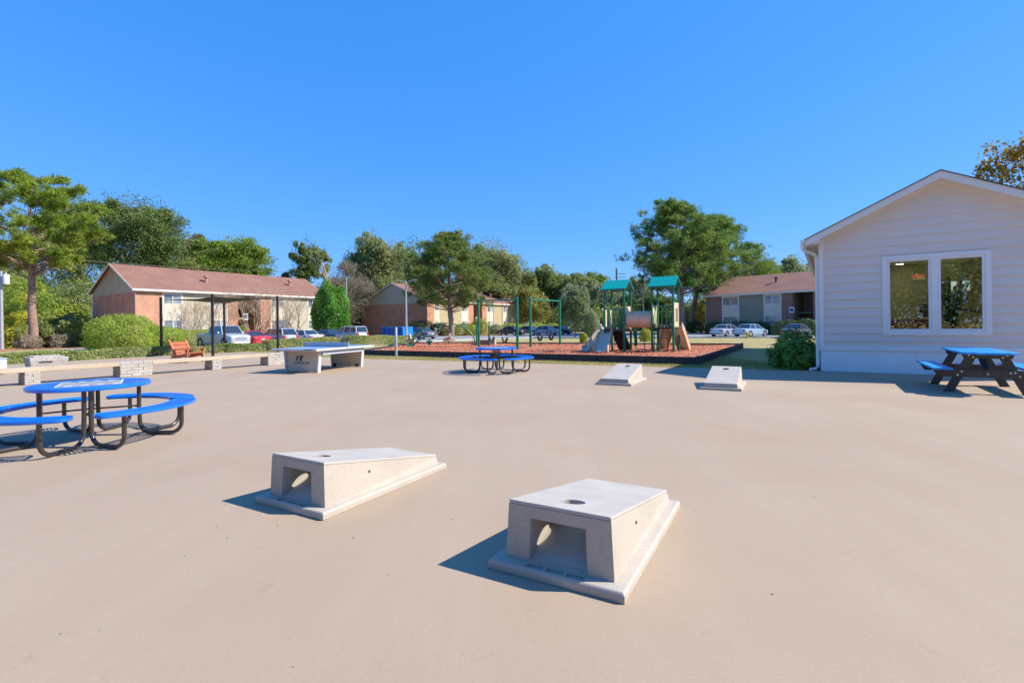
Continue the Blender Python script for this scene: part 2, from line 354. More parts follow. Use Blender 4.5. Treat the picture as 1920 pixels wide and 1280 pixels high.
# ================================================================== MATERIALS
M = {}
M['deck'] = None
def deck_mat():
    m = bpy.data.materials.new('court_surface'); m.use_nodes = True; t = NT(m); b = t.n['Principled BSDF']
    tc = t.new('ShaderNodeTexCoord'); co = tc.outputs['Object']
    def noise(sc, det=4., ro=.6, vec=None):
        n = t.new('ShaderNodeTexNoise', Scale=sc, Detail=det, Roughness=ro); t.link(vec or co, n.inputs['Vector']); return n.outputs[0]
    def ramp(src, a, b2, lo=0., hi=1.):
        r = t.new('ShaderNodeMapRange'); r.inputs['From Min'].default_value = a; r.inputs['From Max'].default_value = b2
        r.inputs['To Min'].default_value = lo; r.inputs['To Max'].default_value = hi; t.link(src, r.inputs['Value']); return r.outputs[0]
    def mix(f, a, c):
        x = t.new('ShaderNodeMix', _data_type='RGBA')
        t.link(f, x.inputs[0])
        if isinstance(a, tuple): x.inputs[6].default_value = (*a, 1)
        else: t.link(a, x.inputs[6])
        if isinstance(c, tuple): x.inputs[7].default_value = (*c, 1)
        else: t.link(c, x.inputs[7])
        return x.outputs[2]
    c = mix(ramp(noise(.28, 5.), .35, .68), DECK1, DECK2)
    mp = t.new('ShaderNodeMapping'); mp.inputs['Scale'].default_value = (1.5, .28, 1.); mp.inputs['Rotation'].default_value = (0, 0, .5); t.link(co, mp.inputs[0])
    c = mix(ramp(noise(.8, 6., .7, mp.outputs[0]), .45, .75, 0., .28), c, DECK3)       # broom streaks of paler wear
    c = mix(ramp(noise(.5, 4.), .56, .78, 0., .6), c, DECKR)                            # reddish stains
    v = t.new('ShaderNodeTexVoronoi', Scale=2.6); v.inputs['Randomness'].default_value = 1.; t.link(co, v.inputs['Vector'])
    c = mix(ramp(v.outputs['Distance'], .008, .02, .3, 0.), c, (.10, .07, .05))        # spots
    v2 = t.new('ShaderNodeTexVoronoi', Scale=9.); t.link(co, v2.inputs['Vector'])
    c = mix(ramp(v2.outputs['Distance'], .03, .06, .14, 0.), c, (.12, .09, .07))
    c = mix(ramp(noise(7., 5., .75), .66, .76, 0., .5), c, (.53, .45, .37))            # pale scuffs
    c = mix(ramp(noise(3.1, 6., .8), .60, .74, 0., .45), c, (.26, .19, .13))           # darker grime patches
    nf = noise(60., 4., .8)
    vm = t.new('ShaderNodeVectorMath', _operation='SCALE'); t.link(c, vm.inputs[0]); t.link(ramp(nf, .3, .7, .93, 1.07), vm.inputs['Scale'])
    t.link(vm.outputs[0], b.inputs['Base Color']); b.inputs['Roughness'].default_value = .78; b.inputs['Specular IOR Level'].default_value = .25
    bp = t.new('ShaderNodeBump', Strength=.15, Distance=.003); t.link(noise(55., 4., .7), bp.inputs['Height'])
    bp2 = t.new('ShaderNodeBump', Strength=.06, Distance=.02); t.link(noise(1.2, 3.), bp2.inputs['Height']); t.link(bp.outputs[0], bp2.inputs['Normal'])
    t.link(bp2.outputs[0], b.inputs['Normal']); return m
DECK1, DECK2, DECK3, DECKR = (.362, .272, .190), (.395, .302, .216), (.465, .370, .280), (.375, .232, .148)
M['deck'] = deck_mat()
M['lawn'] = mat('lawn_turf', (.31, .26, .08), .95, n1=(.9, 0), col2=(.44, .36, .16), n2=(22., .3), bump=(30., .9, .06))
M['grass'] = leaf_mat('grass_blade', (.24, .22, .06), (.44, .37, .16), (.55, .43, .25), .8, .3)
M['asphalt'] = mat('asphalt', (.26, .26, .27), .9, n1=(.3, .14), n2=(40., .12))
M['kerb'] = mat('kerb_concrete', (.55, .52, .48), .85, n1=(1.2, .12))
M['paint_line'] = mat('line_paint', (.75, .74, .70), .7, n2=(12., .15))
M['straw'] = mat('pine_straw', (.33, .14, .065), .95, n1=(1.5, 0), col2=(.46, .22, .11), n2=(18., .3), bump=(20., .9, .05))
M['mulch'] = mat('rubber_mulch_bed', (.38, .13, .07), .95, n1=(1., 0), col2=(.50, .22, .13), n2=(16., .35), bump=(14., 1., .05))
M['chip'] = leaf_mat('mulch_chip', (.34, .10, .05), (.58, .24, .13), (.66, .36, .22), .9, .05)
M['timber'] = mat('black_timber', (.045, .042, .05), .8, n1=(2., .3), n2=(20., .3), bump=(14., .5, .01))
M['concrete'] = mat('cast_concrete', (.60, .555, .50), .8, n1=(3., .06), n2=(160., .16), bump=(120., .35, .002))
def conc():
    m = mat('aggregate_concrete', (.45, .395, .335), .82, n1=(2.5, .09), n2=(150., .22), bump=(180., .5, .002)); t = NT(m); b = t.n['Principled BSDF']
    src = b.inputs['Base Color'].links[0].from_socket; tc = t.new('ShaderNodeTexCoord')
    v = t.new('ShaderNodeTexVoronoi', Scale=16.); t.link(tc.outputs['Object'], v.inputs['Vector'])
    r = t.new('ShaderNodeMapRange'); r.inputs['From Min'].default_value = .05; r.inputs['From Max'].default_value = .075; r.inputs['To Min'].default_value = .75; r.inputs['To Max'].default_value = 0.; t.link(v.outputs['Distance'], r.inputs['Value'])
    x = t.new('ShaderNodeMix', _data_type='RGBA'); t.link(r.outputs[0], x.inputs[0]); t.link(src, x.inputs[6]); x.inputs[7].default_value = (.16, .13, .11, 1); t.link(x.outputs[2], b.inputs['Base Color'])
    return m
M['aggr'] = conc()
M['smooth_conc'] = mat('polished_concrete', (.44, .40, .345), .65, n1=(4., .09), n2=(90., .04), bump=(60., .12, .002))
M['blue'] = mat('blue_thermoplastic', (.003, .16, .72), .28, n1=(3., .06), spec=.6, coat=.3)
M['black_tube'] = mat('black_powder_coat', (.035, .03, .028), .28, n1=(4., .2), bump=(60., .25, .002), spec=.6, coat=.3)
M['bolt'] = mat('zinc_bolt', (.75, .75, .74), .3, .9)
M['white'] = mat('white_marking', (.72, .73, .70), .6, n2=(20., .08))
M['dark_sq'] = mat('dark_marking', (.03, .035, .05), .6)
M['blue_board'] = mat('blue_recycled_board', (.008, .29, .70), .4, n1=(2., .08), n2=(60., .08))
M['black_board'] = mat('dark_recycled_board', (.062, .055, .052), .55, n1=(3., .2), n2=(40., .2))
M['green'] = mat('green_post_coat', (.008, .17, .08), .35, n1=(2., .12), coat=.2)
M['teal'] = mat('teal_plastic_roof', (.0, .33, .29), .4, n1=(1.5, .06))
M['tan'] = mat('tan_plastic', (.62, .44, .28), .5, n1=(1.5, .1))
M['pale_tan'] = mat('pale_plastic', (.70, .54, .37), .5, n1=(1.5, .08))
M['slide_grey'] = mat('grey_slide_bed', (.60, .54, .45), .35, n1=(1.5, .08))
M['tube_tan'] = mat('faded_tube_plastic', (.76, .49, .28), .5, n1=(1.3, 0), col2=(.78, .60, .44))
M['brown_deck'] = mat('brown_deck_coat', (.06, .035, .025), .6)
M['chain'] = mat('swing_chain', (.18, .18, .18), .5, .6)
M['rubber'] = mat('black_rubber', (.03, .03, .032), .7)
M['wood'] = mat('weathered_plank', (.44, .34, .24), .8, n1=(1.2, 0), col2=(.54, .44, .33), n2=(18., .14), bump=(16., .4, .006))
M['red_wood'] = mat('red_stained_wood', (.50, .155, .075), .65, n1=(2.5, .2), n2=(24., .12))
M['block'] = mat('split_face_block', (.36, .33, .30), .9, n1=(3.5, 0), col2=(.50, .465, .43), n2=(28., .25), bump=(26., .9, .015))
M['block_dark'] = mat('split_face_block_dark', (.34, .32, .30), .9, n1=(3.5, 0), col2=(.48, .45, .42), n2=(28., .3), bump=(26., .9, .015))
M['brick'] = brick_mat('orange_brick', (.47, .20, .11), (.56, .265, .155), (.50, .36, .28))
M['brick_far'] = brick_mat('red_brown_brick', (.46, .19, .10), (.52, .235, .14), (.42, .30, .24))
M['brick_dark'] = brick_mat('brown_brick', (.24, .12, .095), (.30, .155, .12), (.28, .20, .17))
M['gable'] = groove_mat('grey_board_gable', (.47, .43, .32), 0, .3)
M['panel'] = groove_mat('beige_board_panel', (.50, .46, .35), 0, .3)
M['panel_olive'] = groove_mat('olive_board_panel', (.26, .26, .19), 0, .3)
M['panel_tan'] = groove_mat('tan_board_panel', (.46, .37, .22), 0, .3)
M['lap'] = groove_mat('cream_lap_siding', (.66, .61, .50), 2, .19)
M['trim'] = mat('cream_trim', (.74, .71, .64), .6, n1=(1., .05))
M['roof'] = mat('brown_shingle', (.205, .10, .075), .95, n1=(.6, 0), col2=(.265, .135, .10), n2=(9., .16), bump=(10., .6, .03))
M['roof_dark'] = mat('charcoal_shingle', (.10, .085, .08), .95, n1=(1., .2), n2=(14., .2), bump=(16., .6, .02))
M['vent'] = mat('vent_pipe', (.45, .22, .17), .6)
M['vent_dark'] = mat('dark_vent_pipe', (.09, .05, .05), .6)
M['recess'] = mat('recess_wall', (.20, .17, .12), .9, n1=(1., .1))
M['siding'] = mat('beige_lap_siding', (.76, .675, .61), .65, n1=(.7, .03), n2=(30., .03), bump=(40., .1, .003))
M['white_trim'] = mat('white_vinyl_trim', (.82, .80, .79), .5, n1=(1., .03))
M['skirt'] = mat('white_skirting', (.85, .85, .86), .55, n1=(1., .04))
M['soffit'] = groove_mat('vented_soffit', (.66, .58, .46), 0, .05, depth=.3)
M['warm_trim'] = mat('warm_white_trim', (.80, .75, .69), .55, n1=(1., .03))
M['cream'] = mat('cream_rake', (.78, .71, .61), .6, n1=(1., .04))
M['bark'] = mat('pine_bark', (.24, .155, .115), .95, n1=(3., 0), col2=(.35, .25, .20), n2=(9., .35), bump=(9., 1., .05))
M['bark_grey'] = mat('grey_bark', (.20, .17, .14), .95, n1=(2., .25), bump=(8., .8, .03))
M['bark_pale'] = mat('smooth_pale_bark', (.46, .35, .24), .8, n1=(2., .2))
M['pole_wood'] = mat('utility_pole_wood', (.24, .20, .17), .9, n1=(2., .2))
M['galv'] = mat('galvanised_steel', (.46, .47, .49), .45, .5, n1=(2., .1))
M['pole_black'] = mat('dark_bronze_pole', (.03, .026, .024), .45)
M['sail'] = mat('dark_sail_cloth', (.045, .06, .07), .9, n2=(60., .1))
M['wire'] = mat('overhead_wire', (.10, .10, .09), .7)
M['tt_blue'] = mat('blue_table_top', (.19, .34, .57), .35, n1=(1., .04))
M['tt_white'] = mat('table_edge_white', (.58, .58, .58), .4)
M['tt_grey'] = mat('table_frame_grey', (.45, .48, .55), .45)
M['tt_beige'] = mat('table_leg_panel', (.56, .47, .38), .6, n1=(1.5, .05))
M['tt_logo'] = mat('dark_print', (.04, .04, .045), .6)
M['bin_blue'] = mat('blue_dumpster_paint', (.005, .095, .40), .5, n1=(1., .1))
M['bin_blue2'] = mat('light_blue_dumpster_paint', (.01, .20, .60), .5, n1=(1., .1))
M['yellow'] = mat('yellow_hydrant_paint', (.66, .40, .05), .5, n1=(5., .12))
M['glass_car'] = mat('car_glass', (.025, .04, .055), .06, spec=.8, coat=.5)
M['tyre'] = mat('tyre_rubber', (.02, .02, .021), .8)
M['rim'] = mat('alloy_rim', (.55, .56, .58), .3, .7)
M['tail'] = mat('tail_lamp', (.50, .012, .02), .25, coat=.4)
M['lamp'] = mat('head_lamp', (.70, .72, .74), .15, coat=.4)
M['plate'] = mat('licence_plate', (.70, .71, .72), .5)
M['black_trim'] = mat('black_plastic_trim', (.02, .02, .022), .6)
M['curtain'] = mat('window_blind', (.50, .54, .58), .5, n1=(1.2, .25))
M['pane'] = mat('window_pane', (.17, .21, .26), .08, n1=(1.0, 0), col2=(.50, .55, .60), spec=.8, coat=.6)
M['pane_dark'] = mat('window_pane_shaded', (.08, .10, .12), .08, n1=(1.4, 0), col2=(.32, .34, .35), spec=.8, coat=.6)  # darker pane tone, used on all three blocks
L = {}
L['pine'] = leaf_mat('pine_needles', (.065, .12, .012), (.27, .35, .04), (.44, .37, .07), .55, .35, .35)
L['pine2'] = leaf_mat('dusky_pine_needles', (.055, .10, .02), (.20, .25, .045), (.36, .24, .09), .55, .3, .35)
L['pine3'] = leaf_mat('deep_pine_needles', (.04, .10, .022), (.20, .28, .045), (.30, .30, .08), .55, .3, .35)
L['dark'] = leaf_mat('dark_oak_leaf', (.035, .075, .022), (.17, .23, .06), (.26, .25, .09), .42, .3, .3)
L['light'] = leaf_mat('bright_oak_leaf', (.065, .13, .015), (.26, .34, .045), (.36, .32, .07), .45, .35, .3)
L['olive'] = leaf_mat('olive_leaf', (.08, .12, .03), (.26, .29, .08), (.42, .31, .12), .5, .35, .3)
L['willow'] = leaf_mat('willow_oak_leaf', (.08, .12, .04), (.31, .34, .13), (.40, .34, .18), .5, .35, .3)
L['grey'] = leaf_mat('grey_green_leaf', (.08, .13, .055), (.31, .35, .18), (.38, .38, .24), .5, .3, .3)
L['russet'] = leaf_mat('russet_leaf', (.10, .11, .035), (.30, .24, .09), (.48, .26, .12), .5, .35, .4)
L['twiggy'] = leaf_mat('dry_twig_leaf', (.15, .125, .085), (.27, .235, .17), (.33, .29, .22), .8, .2, .4)
L['yellow'] = leaf_mat('yellow_green_leaf', (.18, .22, .02), (.48, .47, .05), (.62, .46, .07), .5, .4, .4)
L['gold'] = leaf_mat('golden_olive_leaf', (.12, .14, .025), (.33, .31, .07), (.46, .34, .09), .5, .35, .3)
L['autumn'] = leaf_mat('autumn_leaf', (0.072, 0.080, 0.017), (0.362, 0.232, 0.043), (0.700, 0.377, 0.029), .5, .35, .7)
L['shrub'] = leaf_mat('shrub_leaf', (.07, .13, .015), (.31, .37, .05), (.44, .38, .08), .5, .35, .35)
L['box'] = leaf_mat('clipped_hedge_leaf', (.10, .17, .015), (.36, .43, .06), (.46, .44, .10), .5, .35, .8)
L['hedge'] = leaf_mat('low_hedge_leaf', (.09, .15, .03), (.36, .38, .13), (.58, .42, .28), .45, .3, .7)
L['bright'] = leaf_mat('glossy_green_leaf', (.03, .10, .012), (.12, .30, .03), (.24, .40, .06), .4, .35, .5)
L['lime'] = leaf_mat('lime_leaf', (.16, .19, .01), (.42, .40, .03), (.5, .44, .05), .5, .4, .9)
L['deep'] = leaf_mat('deep_green_leaf', (.02, .05, .015), (.09, .14, .04), (.15, .18, .06), .4, .3, .8)
L['corner'] = leaf_mat('corner_shrub_leaf', (.05, .15, .025), (.24, .38, .07), (.44, .42, .12), .38, .35, 1.2)
# ================================================================== SETTING
def grid_ground():
    xs = sorted(set([-600, -300, -150]+list(range(-90, 91, 6))+[150, 300, 600])); ys = sorted(set([-300, -100, -40, 0, 20, 30]+list(range(36, 50, 1))+[60, 80, 100, 140, 200, 400, 900]))
    mb = MB(); vs = [(x, y, T(x, y)) for y in ys for x in xs]; n = len(xs)
    fs = [(j*n+i, j*n+i+1, (j+1)*n+i+1, (j+1)*n+i) for j in range(len(ys)-1) for i in range(n-1)]
    mb.add(vs, fs); o = mb.build('lawn', M['lawn'], smooth=60); tag(o, 'dry yellow green lawn round the court and playground', 'lawn', kind='structure')
grid_ground()
def sheet(name, poly, m, off, label, cat, cuts=5):
    bm = bmesh.new(); pv = [bm.verts.new((x, y, 0)) for x, y in poly]
    for tr in tessellate_polygon([[Vector((x, y, 0)) for x, y in poly]]): bm.faces.new([pv[i] for i in tr])
    for _ in range(cuts):
        long = [e for e in bm.edges if e.calc_length() > 2.5]
        if not long: break
        bmesh.ops.subdivide_edges(bm, edges=long, cuts=1, use_grid_fill=False); bm.normal_update(); bmesh.ops.triangulate(bm, faces=bm.faces)
    for v in bm.verts: v.co.z = T(v.co.x, v.co.y)+off
    bmesh.ops.recalc_face_normals(bm, faces=bm.faces)
    me = bpy.data.meshes.new(name); bm.to_mesh(me); bm.free(); me.materials.append(m)
    if me.polygons[0].normal.z < 0: me.flip_normals()
    o = bpy.data.objects.new(name, me); COL.objects.link(o); return tag(o, label, cat, kind='structure')
# the court: one slab, its far edge runs from the clubhouse corner to the hedge
DECK = [(-60, -30), (40, -30), (40, 4), (13.6, 11.6), (8.93, 14.3), (5.4, 15.95), (1.5, 18.0), (-2.2, 19.9), (-7.0, 22.3), (-11.3, 25.0), (-16.2, 30.3), (-19.2, 26.6), (-22.2, 21.0), (-24.5, 14), (-60, 0)]
mb = MB(); mb.prism(DECK, -.12, 0.); d = mb.build('court_pavement', M['deck'], bevel=.006); tag(d, 'wide tan coated concrete court', 'pavement', kind='structure')
ROAD = [(-34, 36), (-23, 32), (-16, 38), (-11, 47), (-4.5, 57), (4, 61), (14, 58), (26, 52.5), (60, 44), (140, 40), (150, 66), (60, 66), (40, 66), (28, 72.5), (14, 80), (4, 88), (-10, 86), (-16, 76), (-22.5, 64), (-34.5, 46)]
sheet('parking_lot', ROAD, M['asphalt'], .02, 'grey asphalt car park between the buildings', 'car park', 6)
sheet('pine_straw_bed', [(-62, 36), (-36, 35), (-37, 47), (-48, 62), (-90, 70), (-90, 40)], M['straw'], .012, 'orange pine straw under the trees at left', 'pine straw', 6)
sheet('mulch_island', [(-14, 84), (-10, 79.5), (-3, 79), (0, 82), (-6, 86)], M['straw'], .10, 'orange mulch island round the middle pine', 'mulch', 2)
sheet('foundation_bed', [(-38, 47.5), (-36, 46), (-22.5, 66.5), (-24, 68)], M['straw'], .03, 'mulch strip at the foot of the left apartment block', 'mulch', 4)
sheet('tree_bed', [(14, 83), (29, 74), (24, 90), (10, 96)], M['straw'], .03, 'brown straw bed under the right pines', 'pine straw', 3)
def kerb(name, pts, label):
    mb = MB()
    for p, q in zip(pts[:-1], pts[1:]):
        mb.beam((p[0], p[1], T(*p)+.06), (q[0], q[1], T(*q)+.06), .16, .16)
    tag(mb.build(name, M['kerb'], bevel=.01), label, 'kerb', kind='structure')
kerb('kerb_near', [(-16.2, 38), (-11.2, 47), (-4.7, 57), (4, 60.8), (14, 57.8), (26, 52.3), (60, 43.8)], 'pale concrete kerb between lawn and car park')
kerb('kerb_far', [(60, 66), (40, 66.1), (28, 72.7), (14, 80.2), (4, 88.1)], 'pale concrete kerb on the far side of the car park')
mb = MB()
for k in range(-1, 8):
    c = Vector((-26.3, 44.1, 0))+Vector((.538, .843, 0))*(k*2.9-1.45); q = c+Vector((.843, -.538, 0))*2.4; p = c-Vector((.843, -.538, 0))*2.4
    z = -.278; mb.quad((p.x-.05, p.y+.03, z), (q.x-.05, q.y+.03, z), (q.x+.05, q.y-.03, z), (p.x+.05, p.y-.03, z))
tag(mb.build('parking_lines', M['paint_line']), 'white parking bay lines', 'road marking', kind='structure')
# sidewalk in front of the right block
sheet('footpath', [(24.5, 74.5), (40.5, 61.5), (39.6, 60.6), (23.6, 73.6)], M['kerb'], .09, 'concrete footpath before the right block', 'path', 3)
# grass blades along the court edge and in the near lawn
R = np.random.default_rng(3)
def grass(n, region, hgt, name, label, w=.012):
    P = []
    while len(P) < n:
        x, y = R.uniform(-17, 13), R.uniform(15, 30)
        if region(x, y): P.append((x, y, T(x, y)))
    P = np.array(P); k = len(P); a = R.uniform(0, 6.28, k); h = hgt*R.uniform(.5, 1.4, k)
    W = np.stack([np.cos(a), np.sin(a), np.zeros(k)], 1)*w; tip = np.stack([R.normal(size=k)*h*.5, R.normal(size=k)*h*.5, h], 1)
    o = faces_mesh(name, np.stack([P-W, P+W, P+tip], 1).reshape(-1, 3), 3, M['grass']); tag(o, label, 'grass', kind='stuff')
def edge_y(x):
    for (x0, y0), (x1, y1) in zip(DECK[4:11][::-1][:-1], DECK[4:11][::-1][1:]):
        if x0 <= x <= x1: return y0+(y1-y0)*(x-x0)/(x1-x0)
    return 99
BOX = [(6.35, 17.0), (12.65, 27.3), (-7.0, 36.3), (-7.7, 25.2)]
def inpoly(x, y, poly):
    c = False; j = len(poly)-1
    for i in range(len(poly)):
        if (poly[i][1] > y) != (poly[j][1] > y) and x < (poly[j][0]-poly[i][0])*(y-poly[i][1])/(poly[j][1]-poly[i][1])+poly[i][0]: c = not c
        j = i
    return c
grass(60000, lambda x, y: edge_y(x)+.02 < y < edge_y(x)+4.2+max(0, x-3)*.9 and not inpoly(x, y, BOX), .05, 'lawn_grass', 'short dry grass between court edge and playground border')
# ================================================================== CORNHOLE BOARDS
def make_board():
    t = thing('cornhole_board', '', 'cornhole board')
    w, Ln = .415, .76
    b = MB(); b.loft([[(-w, -Ln, 0), (w, -Ln, 0), (w, Ln, 0), (-w, Ln, 0)], [(-w, -Ln, .042), (w, -Ln, .042), (w, Ln, .042), (-w, Ln, .042)], [(-w+.010, -Ln+.012, .057), (w-.010, -Ln+.012, .057), (w-.010, Ln-.012, .057), (-w+.010, Ln-.012, .057)]])
    base = b.build('base', M['aggr'], t, bevel=.006)
    cs = []
    for x in (-.125, 0, .125):
        c = MB(); c.box((x, -Ln+.045, .055), (.105, .045, .03)); cs.append(c.build('c', M['aggr'], t))
    cut(base, cs)
    yf, yb = -Ln+.085, Ln-.05; zf, zb = .40, .145
    def ring(z0f, z0b, ins, e=0.): return [(-.335+ins, yf+ins*.5+e, z0f), (.335-ins, yf+ins*.5+e, z0f), (.345-ins, yb-ins*.5, z0b), (-.345+ins, yb-ins*.5, z0b)]
    b = MB(); b.loft([ring(.052, .052, 0), ring(zf-.022, zb-.022, .017)], cap=True)
    body = b.build('body', M['aggr'], t, bevel=.003)
    c = MB(); c.loft([[(-.185, yf-.06, .066), (.185, yf-.06, .066), (.175, yf-.06, .31), (-.175, yf-.06, .31)],
                      [(-.18, yf+.03, .07), (.18, yf+.03, .07), (.17, yf+.03, .31), (-.17, yf+.03, .31)],
                      [(-.15, yf+.36, .235), (.15, yf+.36, .235), (.14, yf+.36, .275), (-.14, yf+.36, .275)]]); c1 = c.build('c', M['smooth_conc'], t)
    hy = yf+.25; c = MB(); c.cyl((0, hy, .2), (0, hy, .6), .075, 40); c2 = c.build('c', M['aggr'], t)
    cut(body, [c1, c2]); 
    # smooth deck slab on top, with the hole through it
    b = MB(); b.loft([[(-.3178, yf+.009, zf-.0215), (.3178, yf+.009, zf-.0215), (.3278, yb-.009, zb-.0215), (-.3278, yb-.009, zb-.0215)], [(-.316, yf+.012, zf), (.316, yf+.012, zf), (.326, yb-.01, zb), (-.326, yb-.01, zb)]])
    dk = b.build('deck', M['smooth_conc'], t, bevel=.006)
    c = MB(); c.cyl((0, hy, .2), (0, hy, .6), .075, 40); c2 = c.build('c', M['aggr'], t); cut(dk, [c2])
    b = MB(); b.tube([(.0775*math.cos(a), hy+.0775*math.sin(a), zf-.25*(zf-zb)/(yb-yf)+(-(zf-zb)/(yb-yf))*.0775*math.sin(a)+.0005) for a in np.linspace(0, 2*PI, 33)], .0035, 6); b.build('hole_rim', M['smooth_conc'], t, smooth=60)
    b = MB()
    for s in (-1, 1): b.cyl((s*.30, yf+.47, .215), (s*.3325, yf+.47, .213), .009, 10)
    b.each('insert_hole', M['timber'], t)
    return t
b0 = make_board(); b0.location = (.569, 3.419, 0); b0.rotation_euler = (0, 0, -math.radians(29.))
tag(b0, 'concrete cornhole board nearest the camera, its open hollow high end facing the viewer', 'cornhole board', 'cast concrete cornhole boards')
for nm, (x, y), ang, lab in (('', (-1.415, 4.57), -29.6, 'concrete cornhole board at centre left of the near pair, seen from its side'),
                             ('', (2.71, 12.23), 180-28.3, 'far concrete cornhole board closer to the round blue table, low end towards the viewer'),
                             ('', (4.75, 11.16), 180-28.6, 'far concrete cornhole board closer to the white clubhouse, low end towards the viewer')):
    c = dup(b0); c.location = (x, y, 0); c.rotation_euler = (0, 0, math.radians(ang)); c['label'] = lab
# ================================================================== ROUND PICNIC TABLES
def make_round_table():
    t = thing('round_picnic_table', '', 'picnic table')
    r = .64
    b = MB(); b.lathe([(0, .742), (r-.035, .742), (r-.012, .748), (r, .736), (r, .708), (r-.008, .698), (r-.03, .698), (r-.03, .726), (0, .726)], 72)
    top = b.build('tabletop', M['blue'], t, smooth=35)
    b = MB()                                   # raised ribs of the coated expanded-metal top
    for i in range(31):
        y = -.6+i*.04; hw = math.sqrt(max(0, (r-.045)**2-y*y))
        if hw > .05: b.beam((-hw, y, .7425), (hw, y, .7425), .012, .006)
    b.build('top_rib', M['blue'], top)
    b = MB(); b.bx(-.325, .325, -.325, .325, .7435, .7475); gb = b.build('game_board', M['white'], top)
    b = MB(); n = 8; s = .62/n
    for i in range(n):
        for j in range(n):
            if (i+j) % 2: b.bx(-.31+i*s, -.31+(i+1)*s, -.31+j*s, -.31+(j+1)*s, .7476, .749)
    b.build('dark_square', M['dark_sq'], top)
    ro, ri, hs = 1.17, .86, .455
    for k in range(4):
        a0 = PI/2*k+PI/4; half = math.radians(35)
        out = [(ro*math.cos(a0+q), ro*math.sin(a0+q)) for q in np.linspace(-half, half, 25)]
        # rounded ends
        def end(sg):
            ce = ((ro+ri)/2*math.cos(a0+sg*half), (ro+ri)/2*math.sin(a0+sg*half)); rr = (ro-ri)/2; th = a0+sg*half
            return [(ce[0]+rr*(math.cos(th)*math.cos(q)-sg*math.sin(th)*math.sin(q)*.55), ce[1]+rr*(math.sin(th)*math.cos(q)+sg*math.cos(th)*math.sin(q)*.55)) for q in np.linspace(0, PI, 11)[1:-1]]
        inn = [(ri*math.cos(a0+q), ri*math.sin(a0+q)) for q in np.linspace(half, -half, 25)]
        loop = out+end(1)+inn+end(-1)[::-1]
        b = MB(); L2 = loop+[loop[0]]; cen = (math.cos(a0)*(ro+ri)/2, math.sin(a0)*(ro+ri)/2)
        nl = len(loop); vs = []; fs = []
        prof = [(-.014, -.0), (-.002, .004), (0, -.006), (0, -.028), (-.006, -.035), (-.022, -.035), (-.022, -.012)]
        for i in range(nl):
            p = Vector((*loop[i], 0)); tv = Vector((*loop[(i+1) % nl], 0))-Vector((*loop[i-1], 0)); nv = Vector((tv.y, -tv.x, 0)).normalized()
            for o_, z in prof: vs.append(p+nv*o_+Vector((0, 0, hs+z)))
        m_ = len(prof)
        for i in range(nl):
            for j in range(m_):
                fs.append((i*m_+j, ((i+1) % nl)*m_+j, ((i+1) % nl)*m_+(j+1) % m_, i*m_+(j+1) % m_))
        b.add(vs, fs); seat = b.build('seat', M['blue'], t, smooth=50)
        b = MB(); nb = 34
        for i in range(nb+1):
            q = a0-half-.06+(2*half+.12)*i/nb; ins = .012 if 1 < i < nb-1 else .07
            b.beam(((ri+ins)*math.cos(q), (ri+ins)*math.sin(q), hs-.006), ((ro-ins)*math.cos(q), (ro-ins)*math.sin(q), hs-.006), .013, .007)
        for rad in (.915, .965, 1.015, 1.065, 1.115): b.tube(arc((0, 0), rad, a0-half-.04, a0+half+.04, 20, hs-.006), .0055, 5)
        b.build('seat_mesh', M['blue'], seat)
        # two U shaped legs carry each seat
        for sg in (-1, 1):
            pa = a0+sg*PI/4; top_p = Vector((.50*math.cos(pa), .50*math.sin(pa), .70))
            tang = Vector((-math.sin(pa), math.cos(pa), 0))*(-sg)*.032; top_p += tang
            q = a0+sg*math.radians(24); sp = Vector((1.04*math.cos(q), 1.04*math.sin(q), hs-.03))
            h = Vector((sp.x-top_p.x, sp.y-top_p.y, 0)); D = h.length; h.normalize(); f = .032; rb = .15
            P = [top_p+Vector((0, 0, 0)), top_p-Vector((0, 0, .3)), Vector((top_p.x, top_p.y, f+rb))+h*.01]
            for a in np.linspace(0, PI/2, 7)[1:]: P.append(Vector((top_p.x, top_p.y, f+rb))+h*(.01+rb*(1-math.cos(a)))-Vector((0, 0, rb*math.sin(a))))
            e = Vector((top_p.x, top_p.y, f+rb))+h*(D-.0)
            for a in np.linspace(PI/2, 0, 7): P.append(e-h*(rb*(1-math.cos(a)))*1.0-Vector((0, 0, rb*math.sin(a))))
            P.append(sp)
            b = MB(); b.tube(P, .0255, 12); lg = b.build('leg', M['black_tube'], t, smooth=60)
            b = MB(); b.box((sp.x, sp.y, hs-.035), (.12, .05, .012), rz=q); b.box((top_p.x*.86, top_p.y*.86, .69), (.2, .04, .012), rz=pa); b.each('mounting_plate', M['black_tube'], lg)
    for k in range(2):
        a = k*PI/2; b = MB(); b.tube([(.50*math.cos(a), .50*math.sin(a), .40), (0, 0, .43-.02*k), (-.50*math.cos(a), -.50*math.sin(a), .40)], .011, 8)
        br = b.build('brace', M['black_tube'], t, smooth=60)
        b = MB()
        for s in (-1, 1): b.cyl((s*.47*math.cos(a), s*.47*math.sin(a), .385), (s*.47*math.cos(a), s*.47*math.sin(a), .415), .014, 8)
        b.each('bolt', M['bolt'], br)
    return t
rt = make_round_table(); rt.location = (-5.54, 6.52, 0); rt.rotation_euler = (0, 0, math.radians(-54))
tag(rt, 'round blue picnic table with chequered game board, at left near the camera', 'picnic table', 'round blue game tables on the court')
c = dup(rt); c.location = (-.5, 15.25, 0); c.rotation_euler = (0, 0, math.radians(-81)); c['label'] = 'round blue picnic table further back, by the playground border'
